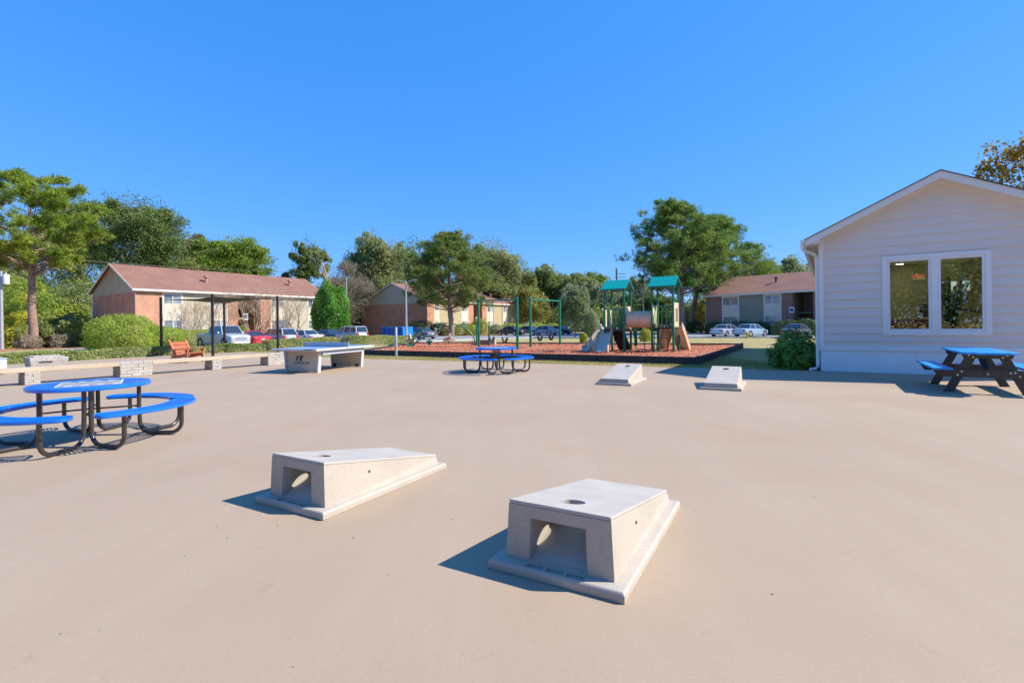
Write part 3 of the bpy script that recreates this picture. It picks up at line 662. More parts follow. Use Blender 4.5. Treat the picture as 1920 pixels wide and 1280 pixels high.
# ================================================================== A-FRAME PICNIC TABLE
t = thing('a_frame_picnic_table', 'rectangular picnic table of sky blue boards on black A-frames by the clubhouse', 'picnic table', (9.60, 10.25, 0), math.atan2(A.y, A.x)); t.scale = (1.06, 1.06, 1.06)
for i in range(5):
    b = MB(); y = -.31+i*.155; ln = 1.08-(.14 if i in (0, 4) else 0)
    if i in (0, 4):
        s = 1 if i == 4 else -1; b.prism([(-ln-.1, y-.073*s), (ln+.1, y-.073*s), (ln-.02, y+.073*s), (-ln+.02, y+.073*s)], .725, .762)
    else: b.bx(-ln-.06, ln+.06, y-.073, y+.073, .725, .762)
    b.build('table_board', M['blue_board'], t, bevel=.006)
for s in (-1, 1):
    for j in range(2): b = MB(); b.bx(-.98, .98, s*.66+(j-.5)*.145-.07, s*.66+(j-.5)*.145+.07, .43, .467); b.build('seat_board', M['blue_board'], t, bevel=.006)
for x in (-.68, .68):
    for s in (-1, 1): b = MB(); b.beam((x, s*.20, .725), (x, s*.60, .0), .045, .14, up=(1, 0, 0)); 
    for s in (-1, 1):
        b = MB(); b.add([(x-.022+dx, yy, zz) for dx in (0, .044) for yy, zz in ((s*.13, .725), (s*.27, .725), (s*.62, 0), (s*.47, 0))], [(0, 1, 2, 3), (7, 6, 5, 4), (0, 4, 5, 1), (1, 5, 6, 2), (2, 6, 7, 3), (3, 7, 4, 0)])
        lg = b.build('leg', M['black_board'], t, bevel=.004)
    sx = -.046 if x < 0 else .046
    b = MB(); b.add([(x+sx-.02+dx, yy, zz) for dx in (0, .04) for yy, zz in ((-.78, .43), (.78, .43), (.70, .29), (-.70, .29))], [(0, 1, 2, 3), (7, 6, 5, 4), (0, 4, 5, 1), (1, 5, 6, 2), (2, 6, 7, 3), (3, 7, 4, 0)]); bm_ = b.build('cross_beam', M['black_board'], t, bevel=.004)
    b = MB()
    for yy, zz in ((-.36, .395), (-.42, .33), (.36, .395), (.42, .33), (0, .36), (-.3, .385)):
        b.cyl((x+sx*1.4, yy, zz), (x+sx*1.65, yy, zz), .014, 10)
    b.each('bolt', M['bolt'], bm_)
    b = MB(); b.add([(x+sx-.02+dx, yy, zz) for dx in (0, .04) for yy, zz in ((-.36, .724), (.36, .724), (.33, .64), (-.33, .64))], [(0, 1, 2, 3), (7, 6, 5, 4), (0, 4, 5, 1), (1, 5, 6, 2), (2, 6, 7, 3), (3, 7, 4, 0)]); ct = b.build('top_cleat', M['black_board'], t, bevel=.004)
    b = MB()
    for yy, zz in ((-.26, .7), (-.2, .665), (.26, .7), (.2, .665)): b.cyl((x+sx*1.4, yy, zz), (x+sx*1.65, yy, zz), .014, 10)
    b.each('bolt', M['bolt'], ct)
    b = MB(); b.beam((x*.94, 0, .42), (x*.25, 0, .71), .09, .04); b.build('diagonal_brace', M['black_board'], t, bevel=.004)
b = MB(); b.bx(-.04, .04, -.36, .36, .685, .724); b.build('centre_cleat', M['black_board'], t)
# ================================================================== TABLE TENNIS TABLE
ph = math.radians(18.4); al = Vector((math.sin(ph), math.cos(ph), 0)); ac = Vector((math.cos(ph), -math.sin(ph), 0))
pc = Vector((-6.0, 15.2, 0))-ac*.86+al*1.5
t = thing('table_tennis_table', 'grey and blue outdoor table tennis table with solid net', 'table', pc, -ph)
W2, L2 = .86, 1.5
b = MB(); b.bx(-W2+.02, W2-.02, -L2+.02, L2-.02, .735, .762); b.build('table_top', M['tt_blue'], t, bevel=.003)
b = MB()
for x0, x1, y0, y1 in ((-W2, -W2+.02, -L2, L2), (W2-.02, W2, -L2, L2), (-W2+.02, W2-.02, -L2, -L2+.02), (-W2+.02, W2-.02, L2-.02, L2)): b.bx(x0, x1, y0, y1, .70, .764)
for x in (-W2+.03, W2-.03, 0): b.bx(x-.01, x+.01, -L2+.03, L2-.03, .762, .7635)
b.build('white_edge', M['tt_white'], t)
for x in (-1, 1):
    for y in (-1, 1): b = MB(); b.bx(x*W2-.09*(x > 0)-.012*(x < 0), x*W2+.09*(x < 0)+.012*(x > 0), y*L2-.09*(y > 0)-.012*(y < 0), y*L2+.09*(y < 0)+.012*(y > 0), .69, .768); b.build('corner_guard', M['tt_white'], t, bevel=.008)
b = MB(); b.bx(-W2+.16, W2-.1, -L2+.42, L2-.42, .56, .698); b.build('apron', M['tt_grey'], t, bevel=.006)
b = MB(); b.bx(-W2-.06, W2+.06, -.012, .012, .765, .915); nt = b.build('net_plate', M['tt_grey'], t, bevel=.004)
b = MB(); b.bx(-W2-.06, W2+.06, -.016, .016, .905, .922); b.build('net_top_band', M['tt_white'], nt)
for y, s in ((-L2+.38, -1), (L2-.38, 1)):
    b = MB(); b.add([(x, y+dy, z) for dy in (-.03, .03) for x, z in ((-.62, .698), (.62, .698), (.56, .02), (-.56, .02))], [(0, 1, 2, 3), (7, 6, 5, 4), (0, 4, 5, 1), (1, 5, 6, 2), (2, 6, 7, 3), (3, 7, 4, 0)])
    pn = b.build('leg_panel', M['tt_beige'], t, bevel=.006)
    for x in (-1, 1):
        b = MB(); b.beam((x*.66, y, .70), (x*.60, y, 0.), .13, .075, up=(1, 0, 0)); b.build('leg', M['tt_white'] if x > 0 else M['tt_grey'], t, bevel=.008)
    b = MB(); b.cyl((-.5, y+.09*s*-1, .06), (-.44, y+.09*s*-1, .06), .06, 16); b.cyl((.44, y+.09*s*-1, .06), (.5, y+.09*s*-1, .06), .06, 16); b.each('wheel', M['tyre'], t, smooth=40)
    if s < 0:
        Mt = Matrix.Translation((0, y-.034, .30)) @ Matrix.Rotation(PI/2, 4, 'X')
        text_mesh('lettering', 'CORNILLEAU', .105, M['tt_logo'], pn, Mt)
        b = MB()
        for dx, k in ((-.16, .6), (-.03, 1.)):     # two leaning crescents
            lo = [(dx+.04*math.sin(q*.5)*k, .36+.17*q/3) for q in np.linspace(0, 3, 9)]
            pts = [(dx-.04+.16*(q**1.6), .37+.17*q) for q in np.linspace(0, 1, 9)]; pts2 = [(dx-.04+.07*k+.11*(q**2.2)+.02*k, .37+.17*q) for q in np.linspace(1, 0, 9)]
            pts = [(dx-.09+.05*math.cos(PI*.5*(1-q))*0+.17*(1-math.cos(q*1.3))/.73*.5, .37+.17*math.sin(q*1.57)) for q in np.linspace(0, 1, 9)]
            pts2 = [(dx-.09+.10*k+.17*(1-math.cos(q*1.3))/.73*.7, .37+.17*math.sin(q*1.57)) for q in np.linspace(1, 0, 9)]
            b.prism(pts+pts2, 0, .003, M=Matrix.Translation((.02, y-.031, 0)) @ Matrix.Rotation(PI/2, 4, 'X'))
        b.build('emblem', M['tt_logo'], pn)
text_mesh('edge_lettering', 'CORNILLEAU', .05, M['tt_logo'], t, Matrix.Translation((W2-.32, -L2-.003, .732)) @ Matrix.Rotation(PI/2, 4, 'X'))
# ================================================================== BLOCK PIERS AND PLANK BENCHES
def pier(loc, ln, wd, h, label, seed):
    """stacked split-face blocks; local x runs along the bench"""
    R_ = random.Random(seed); t = thing('block_pier', label, 'pier', loc, math.atan2(A.y, A.x), 'block piers of the plank benches')
    n = 5; ch = h/n
    for k in range(n):
        b = MB(); z0 = k*ch; x = 0; off = .17 if k % 2 else 0
        xs = [0]+[v for v in np.arange(.0, ln, .3)+off if .08 < v < ln-.08]+[ln]
        for x0, x1 in zip(xs[:-1], xs[1:]):
            for y0, y1 in ((0, wd/2), (wd/2, wd)):
                j = lambda: R_.uniform(-.008, .006)
                b.bx(x0+.003+j()*.5, x1-.003+j()*.5, y0+(.003 if y0 else j()), y1-(.003 if y0 == 0 else j()), z0+.002, z0+ch-.002)
        b.build('block_course', M['block'], t, bevel=.008, seg=1)
    return t
def bench(name, p, q, wd, label):
    t = thing(name, label, 'bench', (p.x, p.y, 0), math.atan2((q-p).y, (q-p).x), 'plank benches on block piers'); L_ = (q-p).length
    for i in range(3):
        b = MB(); w = wd/3; b.bx(.004, L_-.004, i*w+.003, (i+1)*w-.003, .34, .45); b.build('plank', M['wood'], t, bevel=.005)
    return t
O = Vector((-11.75, 14.85, 0))                       # near right corner of the second pier
WD = .52
def along(s): return O+A*s-B*0
def pl(s): v = along(s); return (v.x, v.y, 0)
pier(pl(0), .85, WD, .455, 'long pale block pier between the two plank benches, behind the near round table', 1)
pier(pl(4.68), .9, WD, .455, 'block pier at the far end of the benches, beside the table tennis table', 2)
pier(pl(-2.1), .32, WD, .335, 'short block pier under the nearer plank bench, by the left edge', 3)
pier(pl(2.65), .32, WD, .335, 'short block pier under the middle of the farther plank bench', 4)
pier(pl(-5.6), .85, WD, .455, 'block pier at the near end of the nearer plank bench', 5)
bench('plank_bench', along(-4.75), along(0), WD, 'nearer weathered plank bench on block piers at the left')
bench('plank_bench', along(.85), along(4.68), WD, 'farther weathered plank bench running towards the table tennis table')
# concrete litter planter box
t = thing('concrete_box', 'grey precast concrete box with slots and lids behind the plank bench', 'planter', (-16.55, 17.6, 0), math.atan2(A.y, A.x)-.1)
b = MB(); b.loft([[(-.42, -.5, 0), (.42, -.5, 0), (.42, .5, 0), (-.42, .5, 0)], [(-.50, -.58, .40), (.50, -.58, .40), (.50, .58, .40), (-.50, .58, .40)], [(-.50, -.58, .5), (.50, -.58, .5), (.50, .58, .5), (-.50, .58, .5)]])
bd = b.build('body', M['block_dark'], t, bevel=.015); c = MB(); c.box((-.1, -.56, .34), (.35, .2, .05)); c2 = MB(); c2.box((.5, .0, .34), (.2, .4, .05)); cut(bd, [c.build('c', M['block_dark'], t), c2.build('c', M['block_dark'], t)])
for y in (-.28, .28): b = MB(); b.bx(-.4, .4, y-.2, y+.2, .502, .54); b.build('lid', M['block'], t, bevel=.01)
t = thing('steel_cabinet', 'pale grey metal cabinet cut by the left edge of the view', 'cabinet', (-17.05, 16.3, 0), math.atan2(A.y, A.x))
b = MB(); b.bx(-.25, .25, -.3, .3, .03, .52); b.build('body', mat('pale_grey_enamel', (.50, .53, .60), .5, n1=(1., .05)), t, bevel=.01)
b = MB(); b.bx(-.27, .27, -.32, .32, .52, .545); b.build('lid', M['tt_grey'], t, bevel=.006)
# ================================================================== RED ADIRONDACK CHAIR
t = thing('garden_armchair', 'red stained slatted garden armchair beside the low hedge', 'chair', (-13.85, 21.2, 0), math.radians(-8))
def slab(name, p, q, w, h, m, par, up=(0, 0, 1), bev=.006): b = MB(); b.beam(p, q, w, h, up); return b.build(name, m, par, bevel=bev)
for i in range(5):
    y = -.30+i*.15; slab('back_slat', (-.22, y, .28), (-.52, y, .93), .135, .03, M['red_wood'], t, up=(1, 0, 0)) if False else None
for i in range(4):
    z0 = .34+i*.155; x = -.22-(z0-.28)*.45; slab('back_slat', (x, -.40, z0), (x, .40, z0), .03, .13, M['red_wood'], t)
for s in (-1, 1):
    slab('back_frame', (-.16, s*.43, .24), (-.54, s*.43, .97), .06, .09, M['red_wood'], t, up=(0, 1, 0)) 
    slab('arm_rest', (-.45, s*.45, .56), (.42, s*.45, .56), .14, .03, M['red_wood'], t)
    slab('leg', (.30, s*.44, 0), (.30, s*.44, .545), .04, .11, M['red_wood'], t, up=(1, 0, 0))
    slab('leg', (-.44, s*.44, 0), (-.26, s*.44, .45), .04, .11, M['red_wood'], t, up=(1, 0, 0))
    slab('side_rail', (-.5, s*.38, .16), (.38, s*.38, .36), .04, .12, M['red_wood'], t)
for i in range(6): x = -.22+i*.115; slab('seat_slat', (x, -.40, .30+i*.022), (x, .40, .30+i*.022), .10, .025, M['red_wood'], t)
# ================================================================== SHADE SAIL
PO = {'A': ((-19.1, 27.0), 3.15), 'B': ((-15.3, 25.35), 3.18), 'D': ((-13.7, 29.0), 3.26), 'C': ((-17.4, 30.0), 3.05)}
for k, lab in (('A', 'dark shade sail post at the left corner of the sail'), ('B', 'dark shade sail post at the near corner of the sail'), ('D', 'dark shade sail post behind the table tennis table'), ('C', 'dark shade sail post at the far corner of the sail')):
    (x, y), h = PO[k]; t = thing('sail_post', lab, 'post', (x, y, 0), 0, 'posts of the shade sail')
    b = MB(); b.bx(-.05, .05, -.05, .05, 0, h); b.build('pole', M['pole_black'], t, bevel=.006); b = MB(); b.bx(-.12, .12, -.12, .12, 0, .02); b.build('base_plate', M['pole_black'], t)
    b = MB(); b.bx(-.055, .055, -.055, .055, h, h+.012); b.tube([(0, 0, h-.1), (.1*(1 if k in 'AC' else -1), 0, h-.1)], .012, 6); b.build('eye_bolt', M['pole_black'], t)
ab, bb_, dd, cc = [Vector((*PO[k][0], PO[k][1]-.12)) for k in 'ABDC']; n = 16; vs = []; fs = []
cen = (ab+bb_+dd+cc)/4
for i in range(n+1):
    for j in range(n+1):
        u, v = i/n, j/n; p = ab*(1-u)*(1-v)+bb_*u*(1-v)+dd*u*v+cc*(1-u)*v
        e = 1-.33*(4*u*(1-u)*abs(2*v-1)+4*v*(1-v)*abs(2*u-1)); q = cen+(p-cen)*e; q.z = p.z-.10*math.sin(PI*u)*math.sin(PI*v)-.03*(4*u*(1-u)+4*v*(1-v))*.5
        vs.append(q)
for i in range(n):
    for j in range(n): fs.append((i*(n+1)+j, (i+1)*(n+1)+j, (i+1)*(n+1)+j+1, i*(n+1)+j+1))
mb = MB(); mb.add(vs, fs); t = thing('shade_sail', 'dark slate shade sail stretched between four posts', 'shade sail'); o = mb.build('sail_cloth', M['sail'], t, smooth=80)
sm = o.modifiers.new('thick', 'SOLIDIFY'); sm.thickness = .006
b = MB()
for c0 in (0, n*(n+1), n*(n+1)+n, n):
    b.tube([vs[c0], [ab, bb_, dd, cc][(0, n*(n+1), n*(n+1)+n, n).index(c0)]+Vector((0, 0, .02))], .012, 6)
b.build('corner_cable', M['wire'], t)
# grey post
t = thing('steel_post', 'short grey steel post standing in the grass left of the playground', 'post', (-5.5, 23.5, T(0, 20)))
b = MB(); b.lathe([(.06, 0), (.06, 1.38), (.05, 1.40), (0, 1.405)], 20); b.build('post', M['galv'], t, smooth=40); b = MB(); b.lathe([(.09, 0), (.09, .02), (.065, .03)], 20); b.build('collar', M['galv'], t, smooth=40)
# ================================================================== PLAYGROUND BORDER AND MULCH
def bz(h): return h
t = thing('timber_border', 'black timber edging round the red mulch playground', 'border')
NB = [9, 6, 10, 6]
for k in range(4):
    p, q = Vector((*BOX[k], 0)), Vector((*BOX[(k+1) % 4], 0)); d = (q-p).normalized(); L_ = (q-p).length; nrm = Vector((-d.y, d.x, 0)); n = int(L_/1.8)
    for i in range(n):
        a, c = p+d*(L_*i/n+.01), p+d*(L_*(i+1)/n-.01)
        b = MB(); b.beam((a.x, a.y, .11), (c.x, c.y, .11), .10, .29)
        o = b.build('timber', M['timber'], t, bevel=.012)
        b = MB(); mpt = (a+c)/2
        for s in (-.55, 0, .55):
            e = mpt+d*s
            for sd in (-1, 1): b.beam((e.x-d.x*.17+nrm.x*.052*sd, e.y-d.y*.17+nrm.y*.052*sd, .17), (e.x+d.x*.17+nrm.x*.052*sd, e.y+d.y*.17+nrm.y*.052*sd, .17), .012, .045)
        b.build('moulded_slot', M['rubber'], o)
    b = MB(); b.box((p.x, p.y, .12), (.13, .13, .33), rz=math.atan2(d.y, d.x)); b.build('corner_block', M['timber'], t, bevel=.015)
bm = bmesh.new(); bmesh.ops.create_grid(bm, x_segments=90, y_segments=90, size=.5)
P4 = [Vector((*v, 0)) for v in BOX]
R = np.random.default_rng(9)
for v in bm.verts:
    u, w = v.co.x+.5, v.co.y+.5; p = P4[0]*(1-u)*(1-w)+P4[1]*u*(1-w)+P4[2]*u*w+P4[3]*(1-u)*w
    p.z = .13+.03*math.sin(p.x*1.1)*math.cos(p.y*.9)+.022*R.normal(); v.co = p
me = bpy.data.meshes.new('mulch'); bmesh.ops.recalc_face_normals(bm, faces=bm.faces); bm.to_mesh(me); bm.free(); me.materials.append(M['mulch'])
o = bpy.data.objects.new('mulch', me); COL.objects.link(o); tag(o, 'red brown mulch surface of the playground', 'mulch', kind='structure'); shade(o, 60)
P = []
while len(P) < 26000:
    u, w = R.uniform(.005, .995), R.uniform(.005, .995)**1.3; p = P4[0]*(1-u)*(1-w)+P4[1]*u*(1-w)+P4[2]*u*w+P4[3]*(1-u)*w
    u, w = R.uniform(.01, .99), R.uniform(.01, .99); p = P4[0]*(1-u)*(1-w)+P4[1]*u*(1-w)+P4[2]*u*w+P4[3]*(1-u)*w; P.append((p.x, p.y, .15+R.uniform(0, .05)))
o = faces_mesh('mulch_chips', leaves(np.array(P), .075, R, asp=.4, up=2.), 4, M['chip']); tag(o, 'loose red brown mulch chips', 'mulch', kind='stuff')
# ================================================================== SWINGS
MZ = .13
def swing_bay(p, q, h1, h2, label, seats, extra=False):
    p, q = Vector(p), Vector(q); t = thing('swing_frame', label, 'swing set', (p.x, p.y, MZ)); o = Vector((p.x, p.y, MZ)); L0 = Vector((0, 0, 0)); Q = q-p
    for v, h in ((L0, h1), (Q, h2)):
        b = MB(); b.lathe([(.068, 0), (.068, h+.1), (.05, h+.14), (0, h+.15)], 16, (v.x, v.y, 0)); b.build('post', M['green'], t, smooth=40)
        b = MB(); b.lathe([(.085, h-.07), (.085, h+.06)], 16, (v.x, v.y, 0)); b.build('clamp', M['green'], t, smooth=40)
    b = MB(); b.cyl((0, 0, h1), (Q.x, Q.y, h2), .045, 12); b.build('top_beam', M['green'], t, smooth=40)
    for f, lab, w in seats:
        c = L0.lerp(Vector((Q.x, Q.y, 0)), f); d = Vector((Q.x, Q.y, 0)).normalized(); zt = h1+(h2-h1)*f; sw = thing('belt_swing', lab, 'swing', (p.x+c.x, p.y+c.y, MZ), 0, 'belt swings hanging from the green frames')
        for s in (-1, 1): b = MB(); b.cyl(tuple(d*s*w)+() if False else (d.x*s*w, d.y*s*w, .62), (d.x*s*w, d.y*s*w, zt), .011, 6); b.build('chain', M['chain'], sw)
        sd = Vector((-d.y, d.x, 0))*.07; b = MB(); R0 = []
        for a in np.linspace(-1, 1, 11):
            x = a*w; z = .62-.27*(1-a*a); R0.append((Vector((d.x*x, d.y*x, z))-sd, Vector((d.x*x, d.y*x, z))+sd))
        b.grid(R0)
        o2 = b.build('seat', M['rubber'], sw, smooth=60); m_ = o2.modifiers.new('t', 'SOLIDIFY'); m_.thickness = .015
swing_bay((-1.95, 29.0, 0), (.27, 25.5, 0), 2.72, 2.58, 'nearer green swing frame behind the far round table', [(.36, 'left belt swing of the nearer green frame', .24), (.70, 'right belt swing of the nearer green frame', .24)])
swing_bay((1.02, 27.5, 0), (2.95, 30.6, 0), 2.68, 2.72, 'farther green swing frame, right of the nearer one', [(.30, 'left belt swing of the farther green frame', .24), (.68, 'right belt swing of the farther green frame', .24)])
for px_, d_, h_, lab in ((893.6, 30.8, 1.25, 'short green post left of the swings'), (916.8, 30.5, 1.2, 'short green post under the nearer swing beam')):
    v = at(px_, d_); t = thing('short_post', lab, 'post', (v.x, v.y, MZ), 0, 'short green posts in the mulch'); b = MB(); b.lathe([(.055, 0), (.055, h_), (.04, h_+.05), (0, h_+.06)], 14); b.build('post', M['green'], t, smooth=40)
    b = MB(); b.lathe([(.075, 0), (.075, .03)], 14); b.build('collar', M['green'], t)
# low tan balance blocks behind the swings
t = thing('play_counter', 'low tan play counter with brown board between the short green posts', 'play panel', (*at(906, 31.5).xy, MZ), -.2)
for x in (-.6, .65): b = MB(); b.bx(x-.16, x+.16, -.15, .15, 0, .30); b.build('support', M['tan'], t, bevel=.03)
b = MB(); b.bx(-.44, .49, -.04, .04, .03, .36); b.build('board', M['brick_dark'] if False else mat('brown_play_board', (.30, .16, .11), .6), t, bevel=.01)
# ================================================================== ARCH CLIMBER
v = at(832, 30.8); t = thing('arch_climber', 'green tubular arch climber left of the swings', 'climber', (v.x, v.y, MZ), math.radians(4))
def railp(y, n=18, w=1.95, h=1.45): return [(-w*math.cos(PI*i/n), y, max(0, h*(math.sin(PI*i/n)**.85))) for i in range(n+1)]
r1, r2 = railp(-.35), railp(.35)
for r in (r1, r2): b = MB(); b.tube(r, .032, 10); b.build('rail', M['green'], t, smooth=60)
for i in range(1, 9): b = MB(); b.tube([r1[i], r2[i]], .02, 8); b.build('rung', M['green'], t, smooth=60)
b = MB(); b.tube([(-1.95, -.35, .0), (-1.6, -.5, .35), (-1.1, -.55, .62), (-.5, -.5, .75), (-.1, -.36, 1.42)], .04, 10); b.tube([(-1.95, -.4, .02), (-2.3, -.5, .22), (-2.8, -.55, .26), (-3.3, -.5, .12), (-3.5, -.5, 0)], .04, 10); b.build('hand_rail', M['green'], t, smooth=60)
b = MB(); b.loft([[(-2.15, -.6, 0), (-1.7, -.6, 0), (-1.7, -.2, 0), (-2.15, -.2, 0)], [(-2.0, -.45, .16), (-1.85, -.45, .16), (-1.85, -.35, .16), (-2.0, -.35, .16)]]); b.build('foot', M['green'], t, bevel=.02)
# spring riders
def rider(px_, d_, lab, ang):
    v = at(px_, d_); t = thing('spring_rider', lab, 'spring rider', (v.x, v.y, MZ), ang, 'tan spring riders in the mulch')
    b = MB(); b.tube([(.08*math.cos(a), .08*math.sin(a), .02+a*.006) for a in np.linspace(0, 2*PI*5, 90)], .014, 6); b.build('spring', M['green'], t)
    b = MB(); out = [(-.42, .26), (-.30, .2), (.25, .2), (.44, .30), (.40, .42), (.22, .40), (.14, .52), (.16, .68), (.05, .78), (-.04, .70), (-.06, .50), (-.2, .40), (-.36, .44)]
    vs = [(x, y, z) for y in (-.06, .06) for x, z in out]; n = len(out); b.add(vs, [tuple(range(n)), tuple(range(2*n-1, n-1, -1))]+[(i, (i+1) % n, n+(i+1) % n, n+i) for i in range(n)]); b.build('body', M['tan'], t, bevel=.02)
    b = MB(); b.bx(-.28, .12, -.13, .13, .43, .46); b.build('seat', M['brown_deck'], t, bevel=.01); b = MB(); b.cyl((.06, -.2, .62), (.06, .2, .62), .014, 8); b.build('handle', M['green'], t)
rider(769, 32.5, 'tan spring rider at the left foot of the green arch', 2.6)
rider(842, 34.0, 'tan spring rider under the middle of the green arch', .3)
v = at(805, 32.5); t = thing('stepping_stump', 'small green stepping post beneath the arch climber', 'play post', (v.x, v.y, MZ)); b = MB(); b.lathe([(.13, 0), (.12, .22), (.2, .25), (.2, .30), (.06, .33), (.05, .46), (0, .48)], 16); b.build('post', M['green'], t, smooth=40)
b = MB(); b.lathe([(.16, 0), (.16, .03)], 16); b.build('base_ring', M['green'], t)
# ================================================================== PLAY STRUCTURE
t = thing('play_structure', 'green and tan playground tower pair with teal roofs, crawl tube and slides', 'play structure', (0, 0, MZ))
SD = .93
def tower(c, dz, ez, rzr):
    c = Vector(c); cor = [c+A*(sa*SD/2)+B*(sb*SD/2) for sa, sb in ((-1, -1), (-1, 1), (1, 1), (1, -1))]
    for k in cor: b = MB(); b.lathe([(.055, -.1), (.055, dz), (.045, dz+.02), (.045, ez+.05)], 14, (k.x, k.y, 0)); b.build('post', M['green'], t, smooth=40)
    b = MB(); M3 = Matrix((B.to_3d(), A.to_3d(), Vector((0, 0, 1)))).transposed(); b.box((c.x, c.y, dz-.04), (SD+.08, SD+.08, .09), M=M3); b.build('deck', M['brown_deck'], t, bevel=.01)
    # gabled roof, ridge along B
    wb, wa = SD/2+.13, SD/2+.18
    def P3(u, v_, z): p = c+B*u+A*v_; return (p.x, p.y, z)
    b = MB()
    for s in (-1, 1):
        b.add([P3(-wb, s*wa, ez), P3(wb, s*wa, ez), P3(wb-.02, 0, rzr), P3(-wb+.02, 0, rzr), P3(-wb, s*wa, ez+.03), P3(wb, s*wa, ez+.03), P3(wb-.02, 0, rzr+.03), P3(-wb+.02, 0, rzr+.03)], [(0, 1, 2, 3), (4, 7, 6, 5), (0, 4, 5, 1), (1, 5, 6, 2), (0, 3, 7, 4)])
    b.build('roof', M['teal'], t)
    b = MB()
    for s in (-1, 1):
        b.tube([P3(s*(wb-.03), -wa+.03, ez-.02), P3(s*(wb-.03), 0, rzr-.03), P3(s*(wb-.03), wa-.03, ez-.02)], .018, 6); b.tube([P3(-wb+.03, s*(wa-.08), ez-.02), P3(wb-.03, s*(wa-.08), ez-.02)], .018, 6)
    b.each('roof_frame', M['green'], t)
    return c, cor
def rail(p, q, z0, z1, n=5, part='railing'):
    b = MB(); p, q = Vector(p), Vector(q); b.cyl((p.x, p.y, z1), (q.x, q.y, z1), .02, 8); b.cyl((p.x, p.y, z0), (q.x, q.y, z0), .02, 8)
    for i in range(1, n+1): m_ = p.lerp(q, i/(n+1)); b.cyl((m_.x, m_.y, z0), (m_.x, m_.y, z1), .019, 6)
    b.build(part, M['green'], t)
def panel(p, q, z0, z1, m, part='panel', th=.045, ins=.06):
    p, q = Vector(p), Vector(q); d = (q-p).normalized(); p = p+d*ins; q = q-d*ins; b = MB(); b.beam((p.x, p.y, (z0+z1)/2), (q.x, q.y, (z0+z1)/2), th, z1-z0); return b.build(part, m, t, bevel=.012)
T1, K1 = tower((4.95, 23.2, 0), 1.05, 2.86, 3.30)
T2, K2 = tower((6.88, 22.25, 0), 1.12, 2.90, 3.36)
# K = [front-left, front-right, back-right, back-left]
rail(K1[0], K1[1], 1.12, 1.98, 4); panel(K1[1], K1[2], 1.0, 2.08, M['pale_tan'], 'tube_mount_panel'); rail(K1[3], K1[2], 1.15, 1.95, 3)
panel(K1[3].lerp(K1[2], .3), K1[3].lerp(K1[2], .85), 1.1, 1.9, M['green'], 'green_panel')
panel(K1[0], K1[0].lerp(K1[3], .32), 1.05, 1.95, M['pale_tan'], 'slide_hood'); panel(K1[0].lerp(K1[3], .68), K1[3], 1.05, 1.95, M['pale_tan'], 'slide_hood')
rail(K2[0], K2[1], 1.18, 2.04, 3); panel(K2[0], K2[3], 1.1, 2.1, mat('yellowed_panel', (.62, .54, .30), .5), 'tube_mount_panel'); panel(K2[1], K2[2], 1.05, 2.2, M['pale_tan'], 'game_panel'); rail(K2[3], K2[2], 1.18, 2.04, 4)
b = MB(); pp = (K2[1]+K2[2])/2+B*.03
for s in (-.1, .12): b.beam((pp.x+A.x*s, pp.y+A.y*s, 1.35), (pp.x+A.x*s, pp.y+A.y*s, 1.95), .03, .03, up=(1, 0, 0))
b.build('panel_slot', M['brown_deck'], t)
# crawl tube
p, q = (K1[1]+K1[2])/2, (K2[0]+K2[3])/2; b = MB(); d = (q-p); pr = []
n = 24
for i in range(n+1):
    f = i/n; rr = .375+(.022 if abs(f-.42) < .03 or f < .04 or f > .96 else 0)+.006*math.cos(f*60); pr.append((p+d*f, rr))
b.tube([(v.x, v.y, 1.48) for v, r_ in pr], [r_ for v, r_ in pr], 28, cap=False); b.build('crawl_tube', M['tube_tan'], t, smooth=50)
b = MB()
for i in range(6): v = p+d*(.3+.05*i) if False else p+d*.5; 
v = p+d*.62; b.lathe([(.0, 0), (.11, .01), (.12, .03)], 16, (0, 0, 0)); 
def slide(start, dr, ln, z0, z1, wd, mbed, mside, spread=1.0, hood=.0):
    dr = Vector(dr).normalized(); sd = Vector((-dr.y, dr.x, 0)); s0 = Vector(start); n = 14; ring = []; 
    bed = MB(); side = [MB(), MB()]; prev = None
    for i in range(n+1):
        f = i/n; z = z1+(z0-z1)*max(0., 1-f/.88)**1.05
        c = s0+dr*(ln*f**.95); w = wd/2*(1+(spread-1)*f); wall = .24+.10*math.sin(PI*min(1, f*1.1))
        cr = [(c+sd*(-w)), c+sd*(-w*.75), c, c+sd*(w*.75), c+sd*w]
        zz = [z+.09, z+.01, z-.015, z+.01, z+.09]
        cur = [Vector((a.x, a.y, q_)) for a, q_ in zip(cr, zz)]
        wl = [[Vector((c.x+sd.x*s*w, c.y+sd.y*s*w, z-.05)), Vector((c.x+sd.x*s*(w+.05), c.y+sd.y*s*(w+.05), z-.05)), Vector((c.x+sd.x*s*(w+.05), c.y+sd.y*s*(w+.05), z+wall)), Vector((c.x+sd.x*s*w, c.y+sd.y*s*w, z+wall))] for s in (-1, 1)]
        ring.append((cur, wl))
    bed.grid([r_[0] for r_ in ring])
    o1 = bed.build('slide_bed', mbed, t, smooth=70); m_ = o1.modifiers.new('t', 'SOLIDIFY'); m_.thickness = .03; m_.offset = -1
    for k in range(2):
        bb = MB(); bb.loft([r_[1][k] for r_ in ring]); bb.build('slide_side', mside, t, bevel=.012)
    fo = ring[-1][0]; b = MB(); b.tube(fo, .025, 8); b.build('slide_lip', mside, t)
slide(tuple(K1[0].lerp(K1[3], .3)+B*.02), (-.42, -.9, 0), 1.35, 1.08, .06, .52, M['slide_grey'], M['pale_tan'], 1.15)
slide(tuple(K1[0].lerp(K1[3], .62)), (-.92, -.42, 0), 1.35, 1.08, .06, .50, M['slide_grey'], M['pale_tan'], 1.1)
